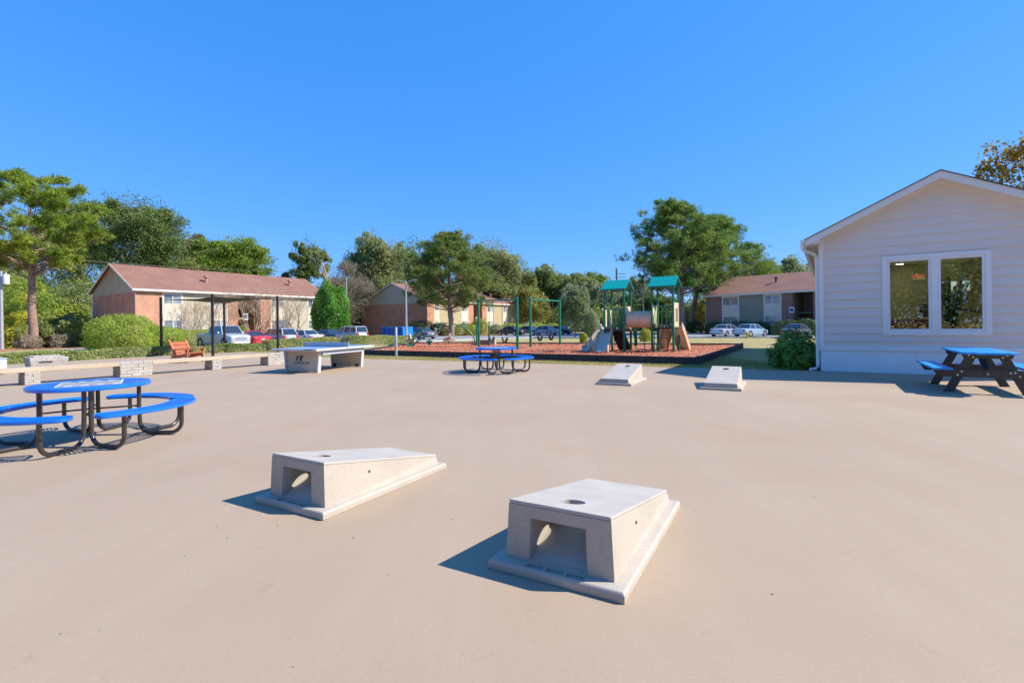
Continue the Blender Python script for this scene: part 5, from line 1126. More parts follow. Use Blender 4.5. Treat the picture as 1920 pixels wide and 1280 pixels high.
# ================================================================== VEHICLES
def paint(name, c, r=.3): return mat(name, c, r, .15, coat=.7)
def car(label, loc, head, kind, body, group='cars parked in the lot', z=None, name=None):
    """local x forward"""
    K = {'sedan': dict(L=4.75, W=1.80, H=1.45, belt=.92, hood=.86, deck=.96, g=(-1.45, -1.0+.15, .45, 1.25), roofw=.60),
         'suv': dict(L=4.6, W=1.84, H=1.74, belt=1.06, hood=1.02, deck=1.1, g=(-2.12, -1.95, .42, 1.15), roofw=.68),
         'wagon': dict(L=4.55, W=1.80, H=1.62, belt=1.0, hood=.95, deck=1.02, g=(-2.1, -1.72, .40, 1.2), roofw=.65),
         'pickup': dict(L=5.8, W=1.98, H=1.88, belt=1.2, hood=1.15, deck=1.2, g=(-.75, -.6, 1.05, 1.55), roofw=.68)}[kind]
    x, y = loc; zz = (T(x, y)+.02 if z is None else z); t = thing(name or {'sedan': 'parked_sedan', 'suv': 'parked_suv', 'wagon': 'parked_wagon', 'pickup': 'parked_pickup'}[kind], label, 'car' if kind != 'pickup' else 'pickup truck', (x, y, zz), math.atan2(head[1], head[0]), group)
    Lh, w, H = K['L']/2, K['W']/2, K['H']; bt = K['belt']; wr = .33 if kind in ('sedan', 'wagon') else .38
    xf, xr = Lh-.92, -Lh+.95
    st = [(-Lh, .78, .42, bt*.72), (-Lh+.06, .93, .30, K['deck']-.10), (-Lh+.30, .98, .24, K['deck']), (xr-.5, 1., .22, K['deck']+.0), (-.6, 1., .20, bt), (.6, 1., .20, bt), (K['g'][3], 1., .20, bt-.01), (Lh-.8, .985, .22, K['hood']-.02), (Lh-.25, .93, .26, K['hood']-.12), (Lh-.05, .82, .32, K['hood']-.24), (Lh, .70, .40, K['hood']-.34)]
    secs = []
    for sx, ws, z0, z1 in st:
        W_2 = w*ws; secs.append([(sx, -W_2*.93, z0), (sx, -W_2, z0+.12), (sx, -W_2*1.0, (z0+z1)/2+.05), (sx, -W_2*.955, z1-.06), (sx, -W_2*.86, z1), (sx, 0, z1+.025), (sx, W_2*.86, z1), (sx, W_2*.955, z1-.06), (sx, W_2*1.0, (z0+z1)/2+.05), (sx, W_2, z0+.12), (sx, W_2*.93, z0)])
    b = MB(); b.loft(secs); b.build('body', body, t, smooth=38)
    g0, g1, g2, g3 = K['g']; wb, wt = w*.87, w*K['roofw']+.04; zt = H-.05
    bx = lambda xx, ww, z_: [(xx, -ww, z_), (xx, ww, z_)]
    # cabin: glass house with painted roof and pillars
    b = MB(); V = [(g0, -wb, bt-.02), (g0, wb, bt-.02), (g3, wb, bt-.02), (g3, -wb, bt-.02), (g1, -wt, zt), (g1, wt, zt), (g2, wt, zt), (g2, -wt, zt)]
    b.add(V, [(0, 1, 5, 4), (1, 2, 6, 5), (2, 3, 7, 6), (3, 0, 4, 7), (4, 5, 6, 7)]); b.build('window_glass', M['glass_car'], t)
    b = MB(); b.loft([[(g1-.03, -wt-.01, zt-.02), (g1-.03, wt+.01, zt-.02), (g2+.03, wt+.01, zt-.02), (g2+.03, -wt-.01, zt-.02)], [(g1+.05, -wt+.05, H-.012), (g1+.05, wt-.05, H-.012), (g2-.1, wt-.05, H-.012), (g2-.1, -wt+.05, H-.012)], [(g1+.25, -wt+.2, H), (g1+.25, wt-.2, H), (g2-.3, wt-.2, H), (g2-.3, -wt+.2, H)]]); b.build('roof', body, t, smooth=45)
    b = MB()
    for s in (-1, 1):
        for (xa, xb, wd) in ((g0, g1, .075), (g3, g2, .06)): b.beam((xa, s*wb, bt-.02), (xb, s*wt, zt), wd, .05, up=(0, 1, 0))
        mids = [(-.15, -.15)] if kind != 'suv' and kind != 'wagon' else [(-.05, -.05), (-1.15, -1.1)]
        if kind == 'pickup': mids = [(.15, .15)]
        for xa, xb in mids: b.beam((xa, s*(wb+.004), bt-.02), (xb, s*(wt+.004), zt), .09, .03, up=(0, 1, 0))
    b.each('pillar', body, t)
    for sx_, s in ((xf, -1), (xf, 1), (xr, -1), (xr, 1)):
        b = MB(); b.cyl((sx_, s*(w-.22), wr), (sx_, s*(w+.003), wr), wr, 20); wh = b.build('wheel', M['tyre'], t, smooth=35)
        b = MB(); b.cyl((sx_, s*(w-.05), wr), (sx_, s*(w+.012), wr), wr*.62, 16); b.build('rim', M['rim'], wh)
        b = MB(); b.tube([(sx_+(wr+.06)*math.cos(a), s*(w-.012), wr+(wr+.06)*math.sin(a)) for a in np.linspace(-.15, PI+.15, 12)], .035, 6); b.build('wheel_arch', M['black_trim'], t)
    for s in (-1, 1):
        b = MB(); b.box((-Lh+.06, s*w*.74, K['deck']-.24), (.14, w*.30, .17 if kind == 'sedan' else .30)); b.build('tail_lamp', M['tail'], t, bevel=.02)
        b = MB(); b.box((Lh-.13, s*w*.66, K['hood']-.27), (.20, w*.34, .15)); b.build('head_lamp', M['lamp'], t, bevel=.03)
        b = MB(); b.box((g3-.30, s*(w+.06), bt+.05), (.10, .16, .11)); b.build('wing_mirror', body, t, bevel=.02)
    b = MB(); b.box((-Lh-.012, 0, .62 if kind == 'sedan' else .55), (.02, .32, .16)); b.build('licence_plate', M['plate'], t)
    b = MB(); b.box((-Lh+.02, 0, .40), (.10, w*1.55, .14)); b.box((Lh-.02, 0, .38), (.10, w*1.35, .12)); b.build('bumper_strip', M['black_trim'] if kind in ('suv', 'wagon') else body, t, bevel=.02)
    if kind == 'pickup':
        b = MB(); b.box((Lh+.0, 0, .80), (.05, w*1.0, .30)); b.build('grille', M['rim'], t, bevel=.01); b = MB(); b.bx(-Lh+.12, -.85, -w+.16, w-.16, K['deck']+.006, K['deck']+.04); b.build('bed_liner', M['black_trim'], t)
    else: b = MB(); b.box((Lh-.03, 0, .56), (.05, w*.8, .13)); b.build('grille', M['black_trim'], t, bevel=.01)
    return t
silver, red_, maroon = paint('silver_paint', (.46, .48, .52)), paint('red_paint', (.52, .015, .02)), paint('dark_maroon_paint', (.10, .02, .025))
slv2, pblue, navy = paint('silver_blue_paint', (.42, .48, .58)), paint('pale_blue_paint', (.36, .50, .58)), paint('navy_paint', (.02, .05, .13))
whitep, blackp, greyp, steel, brownp = paint('white_silver_paint', (.60, .62, .66)), paint('black_paint', (.015, .014, .016)), paint('grey_paint', (.20, .22, .26)), paint('steel_blue_paint', (.22, .31, .42)), paint('brown_grey_paint', (.12, .11, .12))
hd = (-.843, .538); P0 = Vector((-26.3, 44.1)); st_ = Vector((.538, .843))*2.9
car('silver pickup truck with cab facing the viewer, left end of the parked row', tuple(P0+Vector((.9, -.5))), (.843, -.538), 'pickup', silver)
for k, kd, pt, lab in ((1, 'sedan', red_, 'red sedan seen from behind, right of the silver pickup'), (2, 'wagon', slv2, 'silver wagon seen from behind, right of the red sedan'), (3, 'sedan', whitep, 'silver sedan with red tail lamps, right of the silver wagon'), (4, 'sedan', navy, 'dark blue sedan half hidden by the hedge'), (5, 'suv', whitep, 'white boxy sport utility vehicle left of the blue dumpster')):
    car(lab, tuple(P0+st_*k), hd, kd, pt)
car('dark maroon hatchback between red sedan and silver wagon', tuple(P0+st_*1.55+Vector((-.9, .6))), hd, 'wagon', maroon) if False else None
v = at(789, 64); car('grey sedan right of the blue dumpster', (v.x, v.y), (-.75, .66), 'sedan', greyp)
v = at(957, 80); car('black sedan seen past the swing posts', (v.x, v.y), (-.80, .60), 'sedan', blackp, 'cars parked before the middle block')
v = at(989, 82); car('grey sedan next to the black one before the middle block', (v.x, v.y), (-.80, .60), 'sedan', greyp, 'cars parked before the middle block')
v = at(1020, 76); car('steel blue sedan seen between the swing posts', (v.x, v.y), (-.80, .60), 'sedan', steel, 'cars parked before the middle block')
v = at(1047, 80); car('dark sedan behind the right swing post', (v.x, v.y), (-.7, .7), 'sedan', blackp, 'cars parked before the middle block')
v = at(1361, 60); car('silver sedan, left of the two side by side at right', (v.x, v.y), (.77, .64), 'sedan', slv2, 'cars parked before the right block')
v = at(1407, 57.5); car('pale blue sedan behind the yellow hydrant', (v.x, v.y), (.84, .54), 'sedan', pblue, 'cars parked before the right block')
v = at(1494, 51); car('dark grey sedan nearest the clubhouse corner', (v.x, v.y), (.72, .69), 'sedan', brownp, 'cars parked before the right block')
# blue dumpster
v = at(745, 60); t = thing('dumpster', 'bright blue metal dumpster behind the hedge', 'dumpster', (v.x, v.y, T(0, 60)+.02), math.radians(-28))
b = MB(); b.loft([[(-1.5, -.9, .12), (1.5, -.9, .12), (1.5, .9, .12), (-1.5, .9, .12)], [(-1.6, -1., 1.5), (1.6, -1., 1.5), (1.6, 1., 1.5), (-1.6, 1., 1.5)]]); b.build('body', M['bin_blue'], t, bevel=.02)
b = MB(); b.bx(1.58, 1.64, -.9, .9, .15, 1.45); b.build('end_sheet', M['bin_blue2'], t)  # lighter blue sheet covering the right end of the body
for x in (-.8, .8): b = MB(); b.bx(x-.78, x+.78, -1.03, 1.03, 1.51, 1.60); b.build('lid', M['bin_blue2'], t, bevel=.02)
for x in (-1.2, -.4, .4, 1.2): b = MB(); b.bx(x-.04, x+.04, -1.05, -.93, .15, 1.48); b.build('rib', M['bin_blue'], t)
# hydrant
v = at(1401, 51.5); t = thing('fire_hydrant', 'yellow fire hydrant on the lawn before the pale blue sedan', 'hydrant', (v.x, v.y, T(0, 60)))
b = MB(); b.lathe([(.16, 0), (.16, .06), (.11, .07), (.11, .50), (.14, .51), (.14, .56), (.12, .60), (.09, .68), (.04, .72), (.035, .77), (0, .78)], 20); bd = b.build('barrel', M['yellow'], t, smooth=40)
for a, r_ in ((0, .055), (PI, .055), (-PI/2, .075)): b = MB(); b.cyl((math.cos(a)*.09, math.sin(a)*.09, .40), (math.cos(a)*.20, math.sin(a)*.20, .40), r_, 14); b.build('outlet_cap', M['yellow'], t, smooth=40)
# poles
v = at(762, 57); t = thing('lot_light', 'grey car park light pole with two arms before the middle block', 'street lamp', (v.x, v.y, -.3)); hh = hz(762, 527, 57)+.3
b = MB(); b.tube([(0, 0, 0), (0, 0, hh)], [.13, .085], 12); b.build('pole', M['galv'], t, smooth=40)
for s in (-1, 1): b = MB(); b.tube([(0, 0, hh-.3), (s*.35, 0, hh-.02), (s*.8, 0, hh+.12)], .035, 8); ar = b.build('arm', M['galv'], t, smooth=40); b = MB(); b.box((s*1.0, 0, hh+.12), (.5, .26, .10)); b.build('lamp_head', M['galv'], ar, bevel=.02)
b = MB(); b.lathe([(.24, 0), (.24, .35), (.2, .4), (.14, .42)], 16); b.build('base', M['kerb'], t, smooth=40)
v = at(3, 42); t = thing('utility_pole', 'white topped utility pole with transformer at the left edge', 'utility pole', (v.x, v.y, -.15))
hp = hz(3, 508, 42)+.15; b = MB(); b.tube([(0, 0, 0), (0, 0, hp)], [.15, .11], 12); b.build('pole', M['galv'], t, smooth=40)
b = MB(); b.lathe([(.20, 0), (.23, .03), (.23, .78), (.20, .84), (.05, .88), (.04, 1.0), (0, 1.0)], 18, (.42, 0, hp-1.15)); tr_ = b.build('transformer', mat('pale_grey_steel', (.58, .6, .64), .5), t, smooth=40); b = MB(); b.box((.18, 0, hp-.5), (.2, .1, .1)); b.box((.18, 0, hp-.9), (.2, .1, .1)); b.build('bracket', M['galv'], tr_)
v = at(1157.5, 120); t = thing('utility_pole', 'distant utility pole with crossarms above the treetops between the play towers', 'utility pole', (v.x, v.y, -.3)); hp2 = hz(1157, 503, 120)+.3
b = MB(); b.tube([(0, 0, 0), (0, 0, hp2)], [.3, .24], 10); b.build('pole', M['pole_wood'], t, smooth=40)
for dz in (1.4, 2.2, 3.0): b = MB(); b.box((1.1, 0, hp2-dz), (2.2, .16, .12)); b.build('cross_arm', M['pole_wood'], t)
v = at(1207, 78); t = thing('bare_pole', 'plain grey pole behind the crawl tube', 'pole', (v.x, v.y, -.3)); b = MB(); hq = hz(1207, 530, 78)+.3; b.tube([(0, 0, 0), (0, 0, hq)], [.13, .09], 10); b.build('shaft', M['galv'], t, smooth=40); b = MB(); b.box((0, -.1, hq-.1), (.3, .5, .12)); b.build('lamp_head', M['galv'], t)
v = at(650.5, 88); t = thing('utility_pole', 'grey utility pole behind the bright green tree', 'utility pole', (v.x, v.y, -.3)); b = MB(); hq = hz(650, 522, 88)+.3; b.tube([(0, 0, 0), (0, 0, hq)], [.16, .12], 10); b.build('pole', M['galv'], t, smooth=40); b = MB(); b.box((0, 0, hq-.3), (1.8, .1, .12)); b.build('cross_arm', M['pole_wood'], t)
def wire(px0, y0, d0, px1, y1, d1, sag, lab, r=.022):
    p = at(px0, d0); q = at(px1, d1); p.z = hz(px0, y0, d0); q.z = hz(px1, y1, d1); m_ = MB(); pts = []
    for f in np.linspace(0, 1, 16): c = p.lerp(q, f); c.z -= sag*4*f*(1-f); pts.append(c)
    m_.tube(pts, r, 5); tag(m_.build('overhead_wire', M['wire'], None), lab, 'wire', 'overhead wires')
wire(-60, 470, 42, 545, 509, 84, .35, 'overhead wire passing above the left apartment roof', .035)
wire(8, 512, 42, 175, 532, 62, .3, 'lower overhead wire from the transformer pole towards the left block')
wire(600, 522, 80, 650, 524, 88, .05, 'short overhead wire right of the left apartment roof')
# ================================================================== HEDGES AND SHRUBS
R = np.random.default_rng(21)
def hedge(path, w, h, lab, m, seed, dens=900, leaf=.085, name='hedge', hj=.04):
    Rr = np.random.default_rng(seed); t = thing(name, lab, 'hedge'); faces_mesh('foliage', hedge_mesh(path, w, h, Rr, dens, leaf, T, hj), 4, m, t)
    b = MB()
    for (x0, y0), (x1, y1) in zip(path[:-1], path[1:]):
        L_ = math.hypot(x1-x0, y1-y0); n = int(L_/.25)
        for i in range(n):
            f = (i+.5)/n; x, y = x0+(x1-x0)*f, y0+(y1-y0)*f; z = T(x, y)
            for _ in range(3): b.tube([(x, y, z), (x+Rr.normal()*.12*w, y+Rr.normal()*.12*w, z+h*.45), (x+Rr.normal()*.28*w, y+Rr.normal()*.28*w, z+h*.85)], [.018, .012, .005], 4, cap=False)
    b.build('stem', M['bark_grey'], t); return t
hedge([(-24.8, 13), (-22.3, 20.6), (-19.3, 26.4), (-15.75, 31.2)], .9, .49, 'low clipped hedge along the left edge of the court', L['hedge'], 31)
hedge([(-15.6, 31.4), (-14.0, 34.2), (-13.0, 36.6)], .95, .68, 'hedge length behind the table tennis table', L['hedge'], 32)
hedge([(-12.6, 37.4), (-10.6, 40.6), (-8.9, 43.4)], 1.0, .74, 'farther low hedge length before the dumpster', L['hedge'], 33)
hedge([(-28.4, 40.5), (-30.2, 44), (-28.6, 47.5)], 1.6, 1.55, 'tall clipped hedge beside the left apartment corner', L['box'], 34, dens=260, leaf=.10)
def shrub(px_, d_, hw, top, lab, m, seed, n=4000, leaf=.1, nm='shrub', ry_=None, group=None, lump=.12, asp=.6, zb=None):
    v = at(px_, d_); rx = hw*d_/FPX; h = hz(px_, top, d_)-v.z
    return bush(nm, lab, 'shrub', (v.x, v.y, v.z), (rx, ry_ or rx, h), m, M['bark_grey'], seed, n, leaf, group, lump, asp=asp)
shrub(232, 36.0, 58, 590, 'big rounded clipped shrub at the gable corner of the left block', L['box'], 41, 17000, .11, lump=.09)
shrub(305, 41.0, 40, 612, 'clipped shrub mass right of the big round one', L['box'], 42, 9000, .11, lump=.08)
for i, (px_, d_, hw, tp, lab) in enumerate(((18, 50, 50, 578, 'yellowish wild shrub at the far left edge'), (92, 56, 50, 556, 'tall wild shrub right of the big pine trunk'), (150, 60, 46, 530, 'tall wild shrub behind the gable of the left block'), (62, 62, 70, 525, 'broad wild thicket behind the big pine trunk'), (125, 52, 55, 594, 'dark leafy shrub low in the left thicket'), (-20, 60, 60, 540, 'wild thicket cut by the left edge'), (70, 51, 42, 600, 'low mid green shrub beside the pine trunk'), (35, 64, 40, 540, 'thicket shrub with yellow tips at left'))):
    shrub(px_, d_, hw, tp, lab, L['yellow'] if i in (0, 7) else (L['shrub'] if i % 2 else L['olive']), 50+i, 9000, .24, 'wild_shrub', lump=.28, group='wild shrubs under the left trees')
shrub(52, 45.0, 19, 629, 'dry tan shrub on the pine straw', L['twiggy'], 61, 2500, .12, lump=.2); shrub(112, 48.5, 16, 626, 'smaller dry tan shrub right of the first', L['twiggy'], 62, 2500, .12, lump=.2)
for i, (px_, d_, hw, tp) in enumerate(((345, 55, 30, 618), (392, 56, 26, 612), (445, 57, 24, 610), (505, 62, 22, 611), (540, 63, 22, 609), (585, 66, 26, 607))):
    shrub(px_, d_, hw, tp, ('foundation shrub %s' % ('left of the first myrtle', 'behind the pickup cab', 'behind the red sedan', 'left of the wagon roof', 'behind the wagon', 'behind the silver sedan')[i]), L['box'], 70+i, 3500, .13, lump=.06, group='clipped shrubs along the left block')
for i, (px_, d_, hw, tp, lab) in enumerate(((790, 84, 26, 600, 'dark shrub at the gable foot of the middle block'), (825, 83, 22, 606, 'dark shrub left of the middle pine trunk'), (872, 82, 24, 606, 'shrub right of the middle pine trunk'), (899, 84, 17, 596, 'tall dome shrub by the middle block entry'), (885, 83, 16, 608, 'low shrub before the dome shrub'), (930, 90, 14, 608, 'bluish shrub right of the entry'), (960, 96, 24, 605, 'clipped mound behind the black sedan'), (1000, 98, 24, 604, 'clipped mound behind the grey sedan'), (1035, 98, 20, 606, 'clipped mound behind the steel blue sedan'))):
    shrub(px_, d_, hw, tp, lab, L['deep'] if i < 2 else (L['grey'] if i == 5 else L['box'] if i > 5 else L['shrub']), 80+i, 3200, .18, lump=.07, group='shrubs along the middle block')
for i, (px_, d_, hw, tp, lab) in enumerate(((1300, 78, 19, 603, 'dark mound at the foot of the right pines'), (1345, 72, 26, 604, 'dark mound left of the silver sedan'), (1392, 70, 30, 601, 'dark clipped shrub between the two sedans and the wall'), (1425, 66, 20, 603, 'dark shrub behind the pale blue sedan'), (1478, 61, 28, 599, 'dark shrub behind the dark grey sedan'), (1512, 59, 24, 597, 'dark shrub nearest the clubhouse corner'))):
    shrub(px_, d_, hw, tp, lab, L['deep'], 95+i, 4500, .14, lump=.06, group='dark clipped shrubs along the right block')
for i, (px_, d_, hw, tp, lab) in enumerate(((1094, 43, 7.5, 624, 'small lime green bush left of the slides'), (1158, 43, 7, 626, 'small lime green bush seen under the crawl tube tower'), (1210, 42, 11.5, 616, 'lime green bush right of the tube, the largest of the three'))):
    shrub(px_, d_, hw, tp, lab, L['lime'], 105+i, 2200, .09, 'lime_bush', lump=.06, group='lime green bushes behind the playground')
# leafy shrub at the clubhouse corner
bush('corner_shrub', 'dark leafy shrub beside the clubhouse downspout', 'shrub', (8.62, 15.35, -.02), (.52, .5, .80), L['corner'], M['bark_grey'], 120, 1500, .16, lump=.38, asp=.45)
bush('corner_shrub', 'taller dark shrub behind the first, against the clubhouse side wall', 'shrub', (9.22, 16.15, -.02), (.58, .6, 1.12), L['corner'], M['bark_grey'], 121, 1900, .15, lump=.32, asp=.45)
# ================================================================== TREES
def TR(px_, hw, top, bot, d_, m, lab, seed, nm='broadleaf_tree', n=9000, leaf=None, bark='bark_grey', group=None, base=None, **k):
    v = at(px_, d_); h = hz(px_, top, d_)-v.z; cb = hz(px_, bot, d_)-v.z
    return tree(nm, lab, 'tree', (v.x, v.y, v.z), h, max(.6, cb), hw*d_/FPX*1.12, m, M[bark], seed, int(n*2.5), leaf or .0035*d_, group, **k)
GL, GM, GR_ = 'trees behind the left block', 'trees behind the middle block', 'trees behind the right block'
TR(258, 86, 356, 545, 74, L['dark'], 'tall dark oak rising behind the left roof', 201, n=26000, lobes=26, sub=10, group=GL, sr=.13)
TR(150, 55, 362, 560, 84, L['dark'], 'dark tree between the big pine and the tall oak', 202, n=16000, lobes=20, group=GL)
TR(70, 80, 440, 600, 80, L['willow'], 'green tree filling in behind the big pine', 203, n=14000, group=GL)
TR(-30, 60, 400, 600, 82, L['light'], 'tree cut by the left edge behind the pine', 204, n=9000, group=GL)
TR(372, 44, 438, 560, 92, L['russet'], 'russet tinged tree right of the tall oak', 205, n=12000, group=GL)
TR(440, 72, 440, 560, 88, L['light'], 'bright green oak above the left roof ridge', 206, n=20000, lobes=22, group=GL)
TR(330, 60, 470, 560, 80, L['olive'], 'olive tree low behind the left roof', 207, n=11000, group=GL)
TR(575, 34, 434, 560, 92, L['dark'], 'narrow loose tree right of the left roof', 208, n=6500, fill=.05, lobes=13, sub=6, sr=.14, group=GM)
TR(545, 26, 498, 575, 95, L['dark'], 'thin low tree beside the narrow loose one', 209, n=1800, fill=.05, lobes=8, sub=5, group=GM)
TR(640, 24, 440, 560, 86, L['willow'], 'wispy pale tree with a bare leaning trunk', 210, n=1700, fill=.05, lobes=9, sub=5, lean=(-3.2, 0), bark='bark_pale', group=GM)
TR(650, 52, 488, 630, 92, L['twiggy'], 'grey twiggy tree behind the wispy one', 211, n=15000, leaf=.3, lobes=22, asp=.25, group=GM)
TR(610, 50, 530, 640, 98, L['dark'], 'dark tree behind the bright green one', 212, n=9000, group=GM)
TR(708, 60, 434, 640, 104, L['willow'], 'tall feathery green tree left of the middle gable', 213, n=22000, lobes=26, leaf=.40, group=GM)
TR(665, 40, 545, 640, 100, L['dark'], 'dark lower tree at the left of the middle block', 214, n=9000, group=GM)
TR(786, 48, 438, 620, 118, L['dark'], 'dark oak behind the middle ridge', 215, n=14000, lobes=20, group=GM)
TR(930, 58, 442, 640, 118, L['willow'], 'tall grey green oak right of the middle pine', 216, n=18000, lobes=24, group=GM)
TR(975, 40, 500, 640, 122, L['olive'], 'olive tree stepping down right of the grey green oak', 217, n=11000, group=GM)
TR(1010, 40, 497, 640, 128, L['dark'], 'dark tree in the far middle row', 218, n=10000, group=GM)
TR(1000, 34, 535, 640, 112, L['gold'], 'yellow flecked low tree in the middle row', 219, n=8000, group=GM)
TR(1050, 42, 503, 640, 126, L['olive'], 'olive crowned tree in the far middle row', 220, n=11000, group=GM)
TR(1092, 42, 506, 640, 122, L['willow'], 'greyish tree left of the teal roofs', 221, n=11000, group=GM)
TR(1135, 36, 522, 640, 116, L['grey'], 'grey green tree behind the first teal roof', 222, n=10000, group=GM)
TR(1165, 30, 538, 640, 124, L['dark'], 'dark tree behind the gap between the teal roofs', 223, n=8000, group=GM)
TR(1200, 34, 512, 640, 112, L['grey'], 'loose tree behind the second teal roof', 224, n=7000, group=GM)
TR(752, 40, 441, 620, 124, L['willow'], 'tree filling the gap left of the middle pine', 241, n=12000, group=GM)
TR(893, 44, 446, 640, 124, L['grey'], 'grey green tree showing right behind the middle pine', 242, n=12000, group=GM)
TR(962, 42, 468, 640, 126, L['willow'], 'tall tree stepping down from the grey green oak', 243, n=12000, group=GM)
TR(1032, 40, 496, 640, 134, L['willow'], 'paler crown between the far middle trees', 244, n=11000, group=GM)
TR(1118, 42, 507, 640, 130, L['light'], 'brighter green crown just left of the first teal roof', 245, n=11000, group=GM)
TR(1240, 44, 545, 640, 104, L['dark'], 'dark tree under the right pines', 225, n=9000, group=GR_)
TR(1330, 34, 552, 632, 100, L['gold'], 'yellow green tree left of the right block', 226, n=8000, group=GR_)
TR(1378, 50, 500, 630, 112, L['olive'], 'olive tree behind the right block ridge', 227, n=9000, group=GR_)
TR(1482, 46, 479, 590, 112, L['grey'], 'grey green oak above the right roof', 228, n=12000, group=GR_)
TR(1540, 46, 488, 590, 118, L['grey'], 'oak hidden by the clubhouse eave', 229, n=6000, group=GR_)
TR(1078, 31, 528, 630, 62, L['grey'], 'small round silvery green tree right of the swings', 230, n=16000, leaf=.17, lobes=26, sub=9, r0=.1, nm='ornamental_tree')
shrub(1110, 60, 15, 583, 'dense grey green bush right of the silvery tree', L['grey'], 131, 5000, .15, lump=.12)
shrub(620, 60, 36, 534, 'dense glossy green evergreen at the right end of the left block', L['bright'], 231, 26000, .19, 'evergreen_tree', lump=.16)
v = at(1905, 30); tree('autumn_tree', 'tree with orange autumn leaves rising behind the clubhouse roof', 'tree', (v.x+1.2, v.y, 0), hz(1905, 232, 30), hz(1905, 400, 30)-1.2, 3.1, L['autumn'], M['bark_grey'], 240, 6500, .21, lobes=24, sub=7, sr=.17, asp=.7)
# pines
v = at(61, 47); pine('pine_tree', 'tall light green pine with bare forked trunk at the far left', (v.x, v.y, -.3), hz(61, 322, 47)+.3, hz(61, 500, 47)+.3, 5.5, L['pine'], M['bark'], 301, nb=58, tufts=64, ln=.42, w=.075, k=14, r0=.36, peak=.45, rise=.36, cl=.60, g0=.64, ex=.46, vt=.3, group='pines')
v = at(846, 80); pine('pine_tree', 'broad dusky pine standing before the middle block', (v.x, v.y, -.15), hz(846, 433, 80)+.3, hz(846, 575, 80)+.3, 7.6, L['pine2'], M['bark'], 302, nb=80, tufts=60, ln=.56, w=.11, k=10, r0=.46, peak=.3, rise=.22, cl=1.1, group='pines', lean=-.6)
v = at(1281, 75); pine('pine_tree', 'tallest dark pine behind the play structure', (v.x, v.y, -.3), hz(1270, 371, 75)+.3, hz(1281, 545, 75)+.3, 7.6, L['pine3'], M['bark'], 303, nb=90, tufts=60, ln=.56, w=.11, k=10, r0=.42, peak=.35, rise=.2, cl=1.1, group='pines', lean=-1.2)
v = at(1297, 80); pine('pine_tree', 'second tall pine, leaning right beside the tallest one', (v.x, v.y, -.3), hz(1330, 400, 80)+.3, hz(1290, 535, 80)+.3, 6.8, L['pine3'], M['bark'], 304, nb=80, tufts=56, ln=.56, w=.11, k=10, r0=.40, peak=.35, rise=.25, cl=1.1, group='pines', lean=4.0)
v = at(1404, 104); pine('pine_tree', 'slender distant pine above the right roof', (v.x, v.y, -.3), hz(1404, 449, 104)+.3, hz(1404, 520, 104)+.3, 3.3, L['pine3'], M['bark'], 305, nb=30, tufts=36, ln=.5, w=.08, k=14, r0=.22, peak=.4, rise=.25, cl=1., group='pines')
v = at(1436, 106); pine('pine_tree', 'low yellow green pine right of the slender one', (v.x, v.y, -.3), hz(1436, 488, 106)+.3, hz(1436, 545, 106)+.3, 3.8, L['pine'], M['bark'], 306, nb=30, tufts=36, ln=.5, w=.08, k=14, r0=.2, peak=.4, rise=.2, cl=1.1, group='pines')
# crape myrtles: bare multi-stem trees
def myrtle(px_, d_, top, lab, seed):
    R_ = np.random.default_rng(seed); v = at(px_, d_); t = thing('crape_myrtle', lab, 'tree', (v.x, v.y, v.z), 0, 'bare crape myrtles before the left block'); H = hz(px_, top, d_)-v.z
    b = MB(); tw = MB()
    def grow(p, d, ln, r, lv):
        q = p+d*ln; m_ = (p+q)/2+Vector(R_.normal(size=3))*ln*.05; (b if lv < 3 else tw).tube([p, m_, q], [r, r*.85, r*.7], 6 if lv < 2 else 4, cap=False)
        if lv >= 5: return
        for k in range(2 if lv < 2 else 3):
            e = (d+Vector(R_.normal(size=3))*(.30+.04*lv)+Vector((0, 0, .12))).normalized(); grow(q, e, ln*R_.uniform(.62, .86), r*.62, lv+1)
    for k in range(6):
        a = k*1.05+R_.random(); d = Vector((math.cos(a)*.36, math.sin(a)*.36, 1)).normalized(); grow(Vector((math.cos(a)*.08, math.sin(a)*.08, -.05)), d, H*.285, .055, 0)
    b.build('trunk', M['bark_pale'], t); tw.build('twig', M['bark_pale'], t)
myrtle(357, 51.5, 560, 'bare crape myrtle left of the pickup cab', 401); myrtle(416, 53.0, 530, 'bare crape myrtle behind the pickup hood', 402)
myrtle(472, 55, 541, 'bare crape myrtle by the entry of the left block', 403); myrtle(526, 58, 524, 'bare crape myrtle behind the wagon', 404); myrtle(553, 60.5, 552, 'bare crape myrtle at the right end of the left block', 405)
# far woods seen between the trunks and under the crowns
R = np.random.default_rng(77); C = []
for i in range(2600):
    x = R.uniform(-160, 150); y = 136+R.uniform(-5, 8)+abs(x)*.05; hmax = 9+2.5*math.sin(x*.11)+1.5*math.sin(x*.37); C.append((x, y, R.uniform(.3, 1)**.8*hmax))
C = np.array(C); P = np.repeat(C, 44, 0)+R.normal(size=(len(C)*44, 3))*np.array([1.5, 1., 1.1]); P[:, 2] = np.abs(P[:, 2])
o = faces_mesh('woods', leaves(P, .75, R), 4, L['dark']); tag(o, 'far dark woodland behind all buildings', 'woods', kind='stuff')
C = []
for i in range(260):
    x = R.uniform(-100, -58) ; y = 70+R.uniform(-6, 12); C.append((x, y, R.uniform(.2, 1)*8))
C = np.array(C); P = np.repeat(C, 44, 0)+R.normal(size=(len(C)*44, 3))*np.array([1.2, 1., 1.]); P[:, 2] = np.abs(P[:, 2])
o = faces_mesh('thicket', leaves(P, .42, R), 4, L['shrub']); tag(o, 'dense thicket behind the left shrubs', 'woods', kind='stuff')
C = []
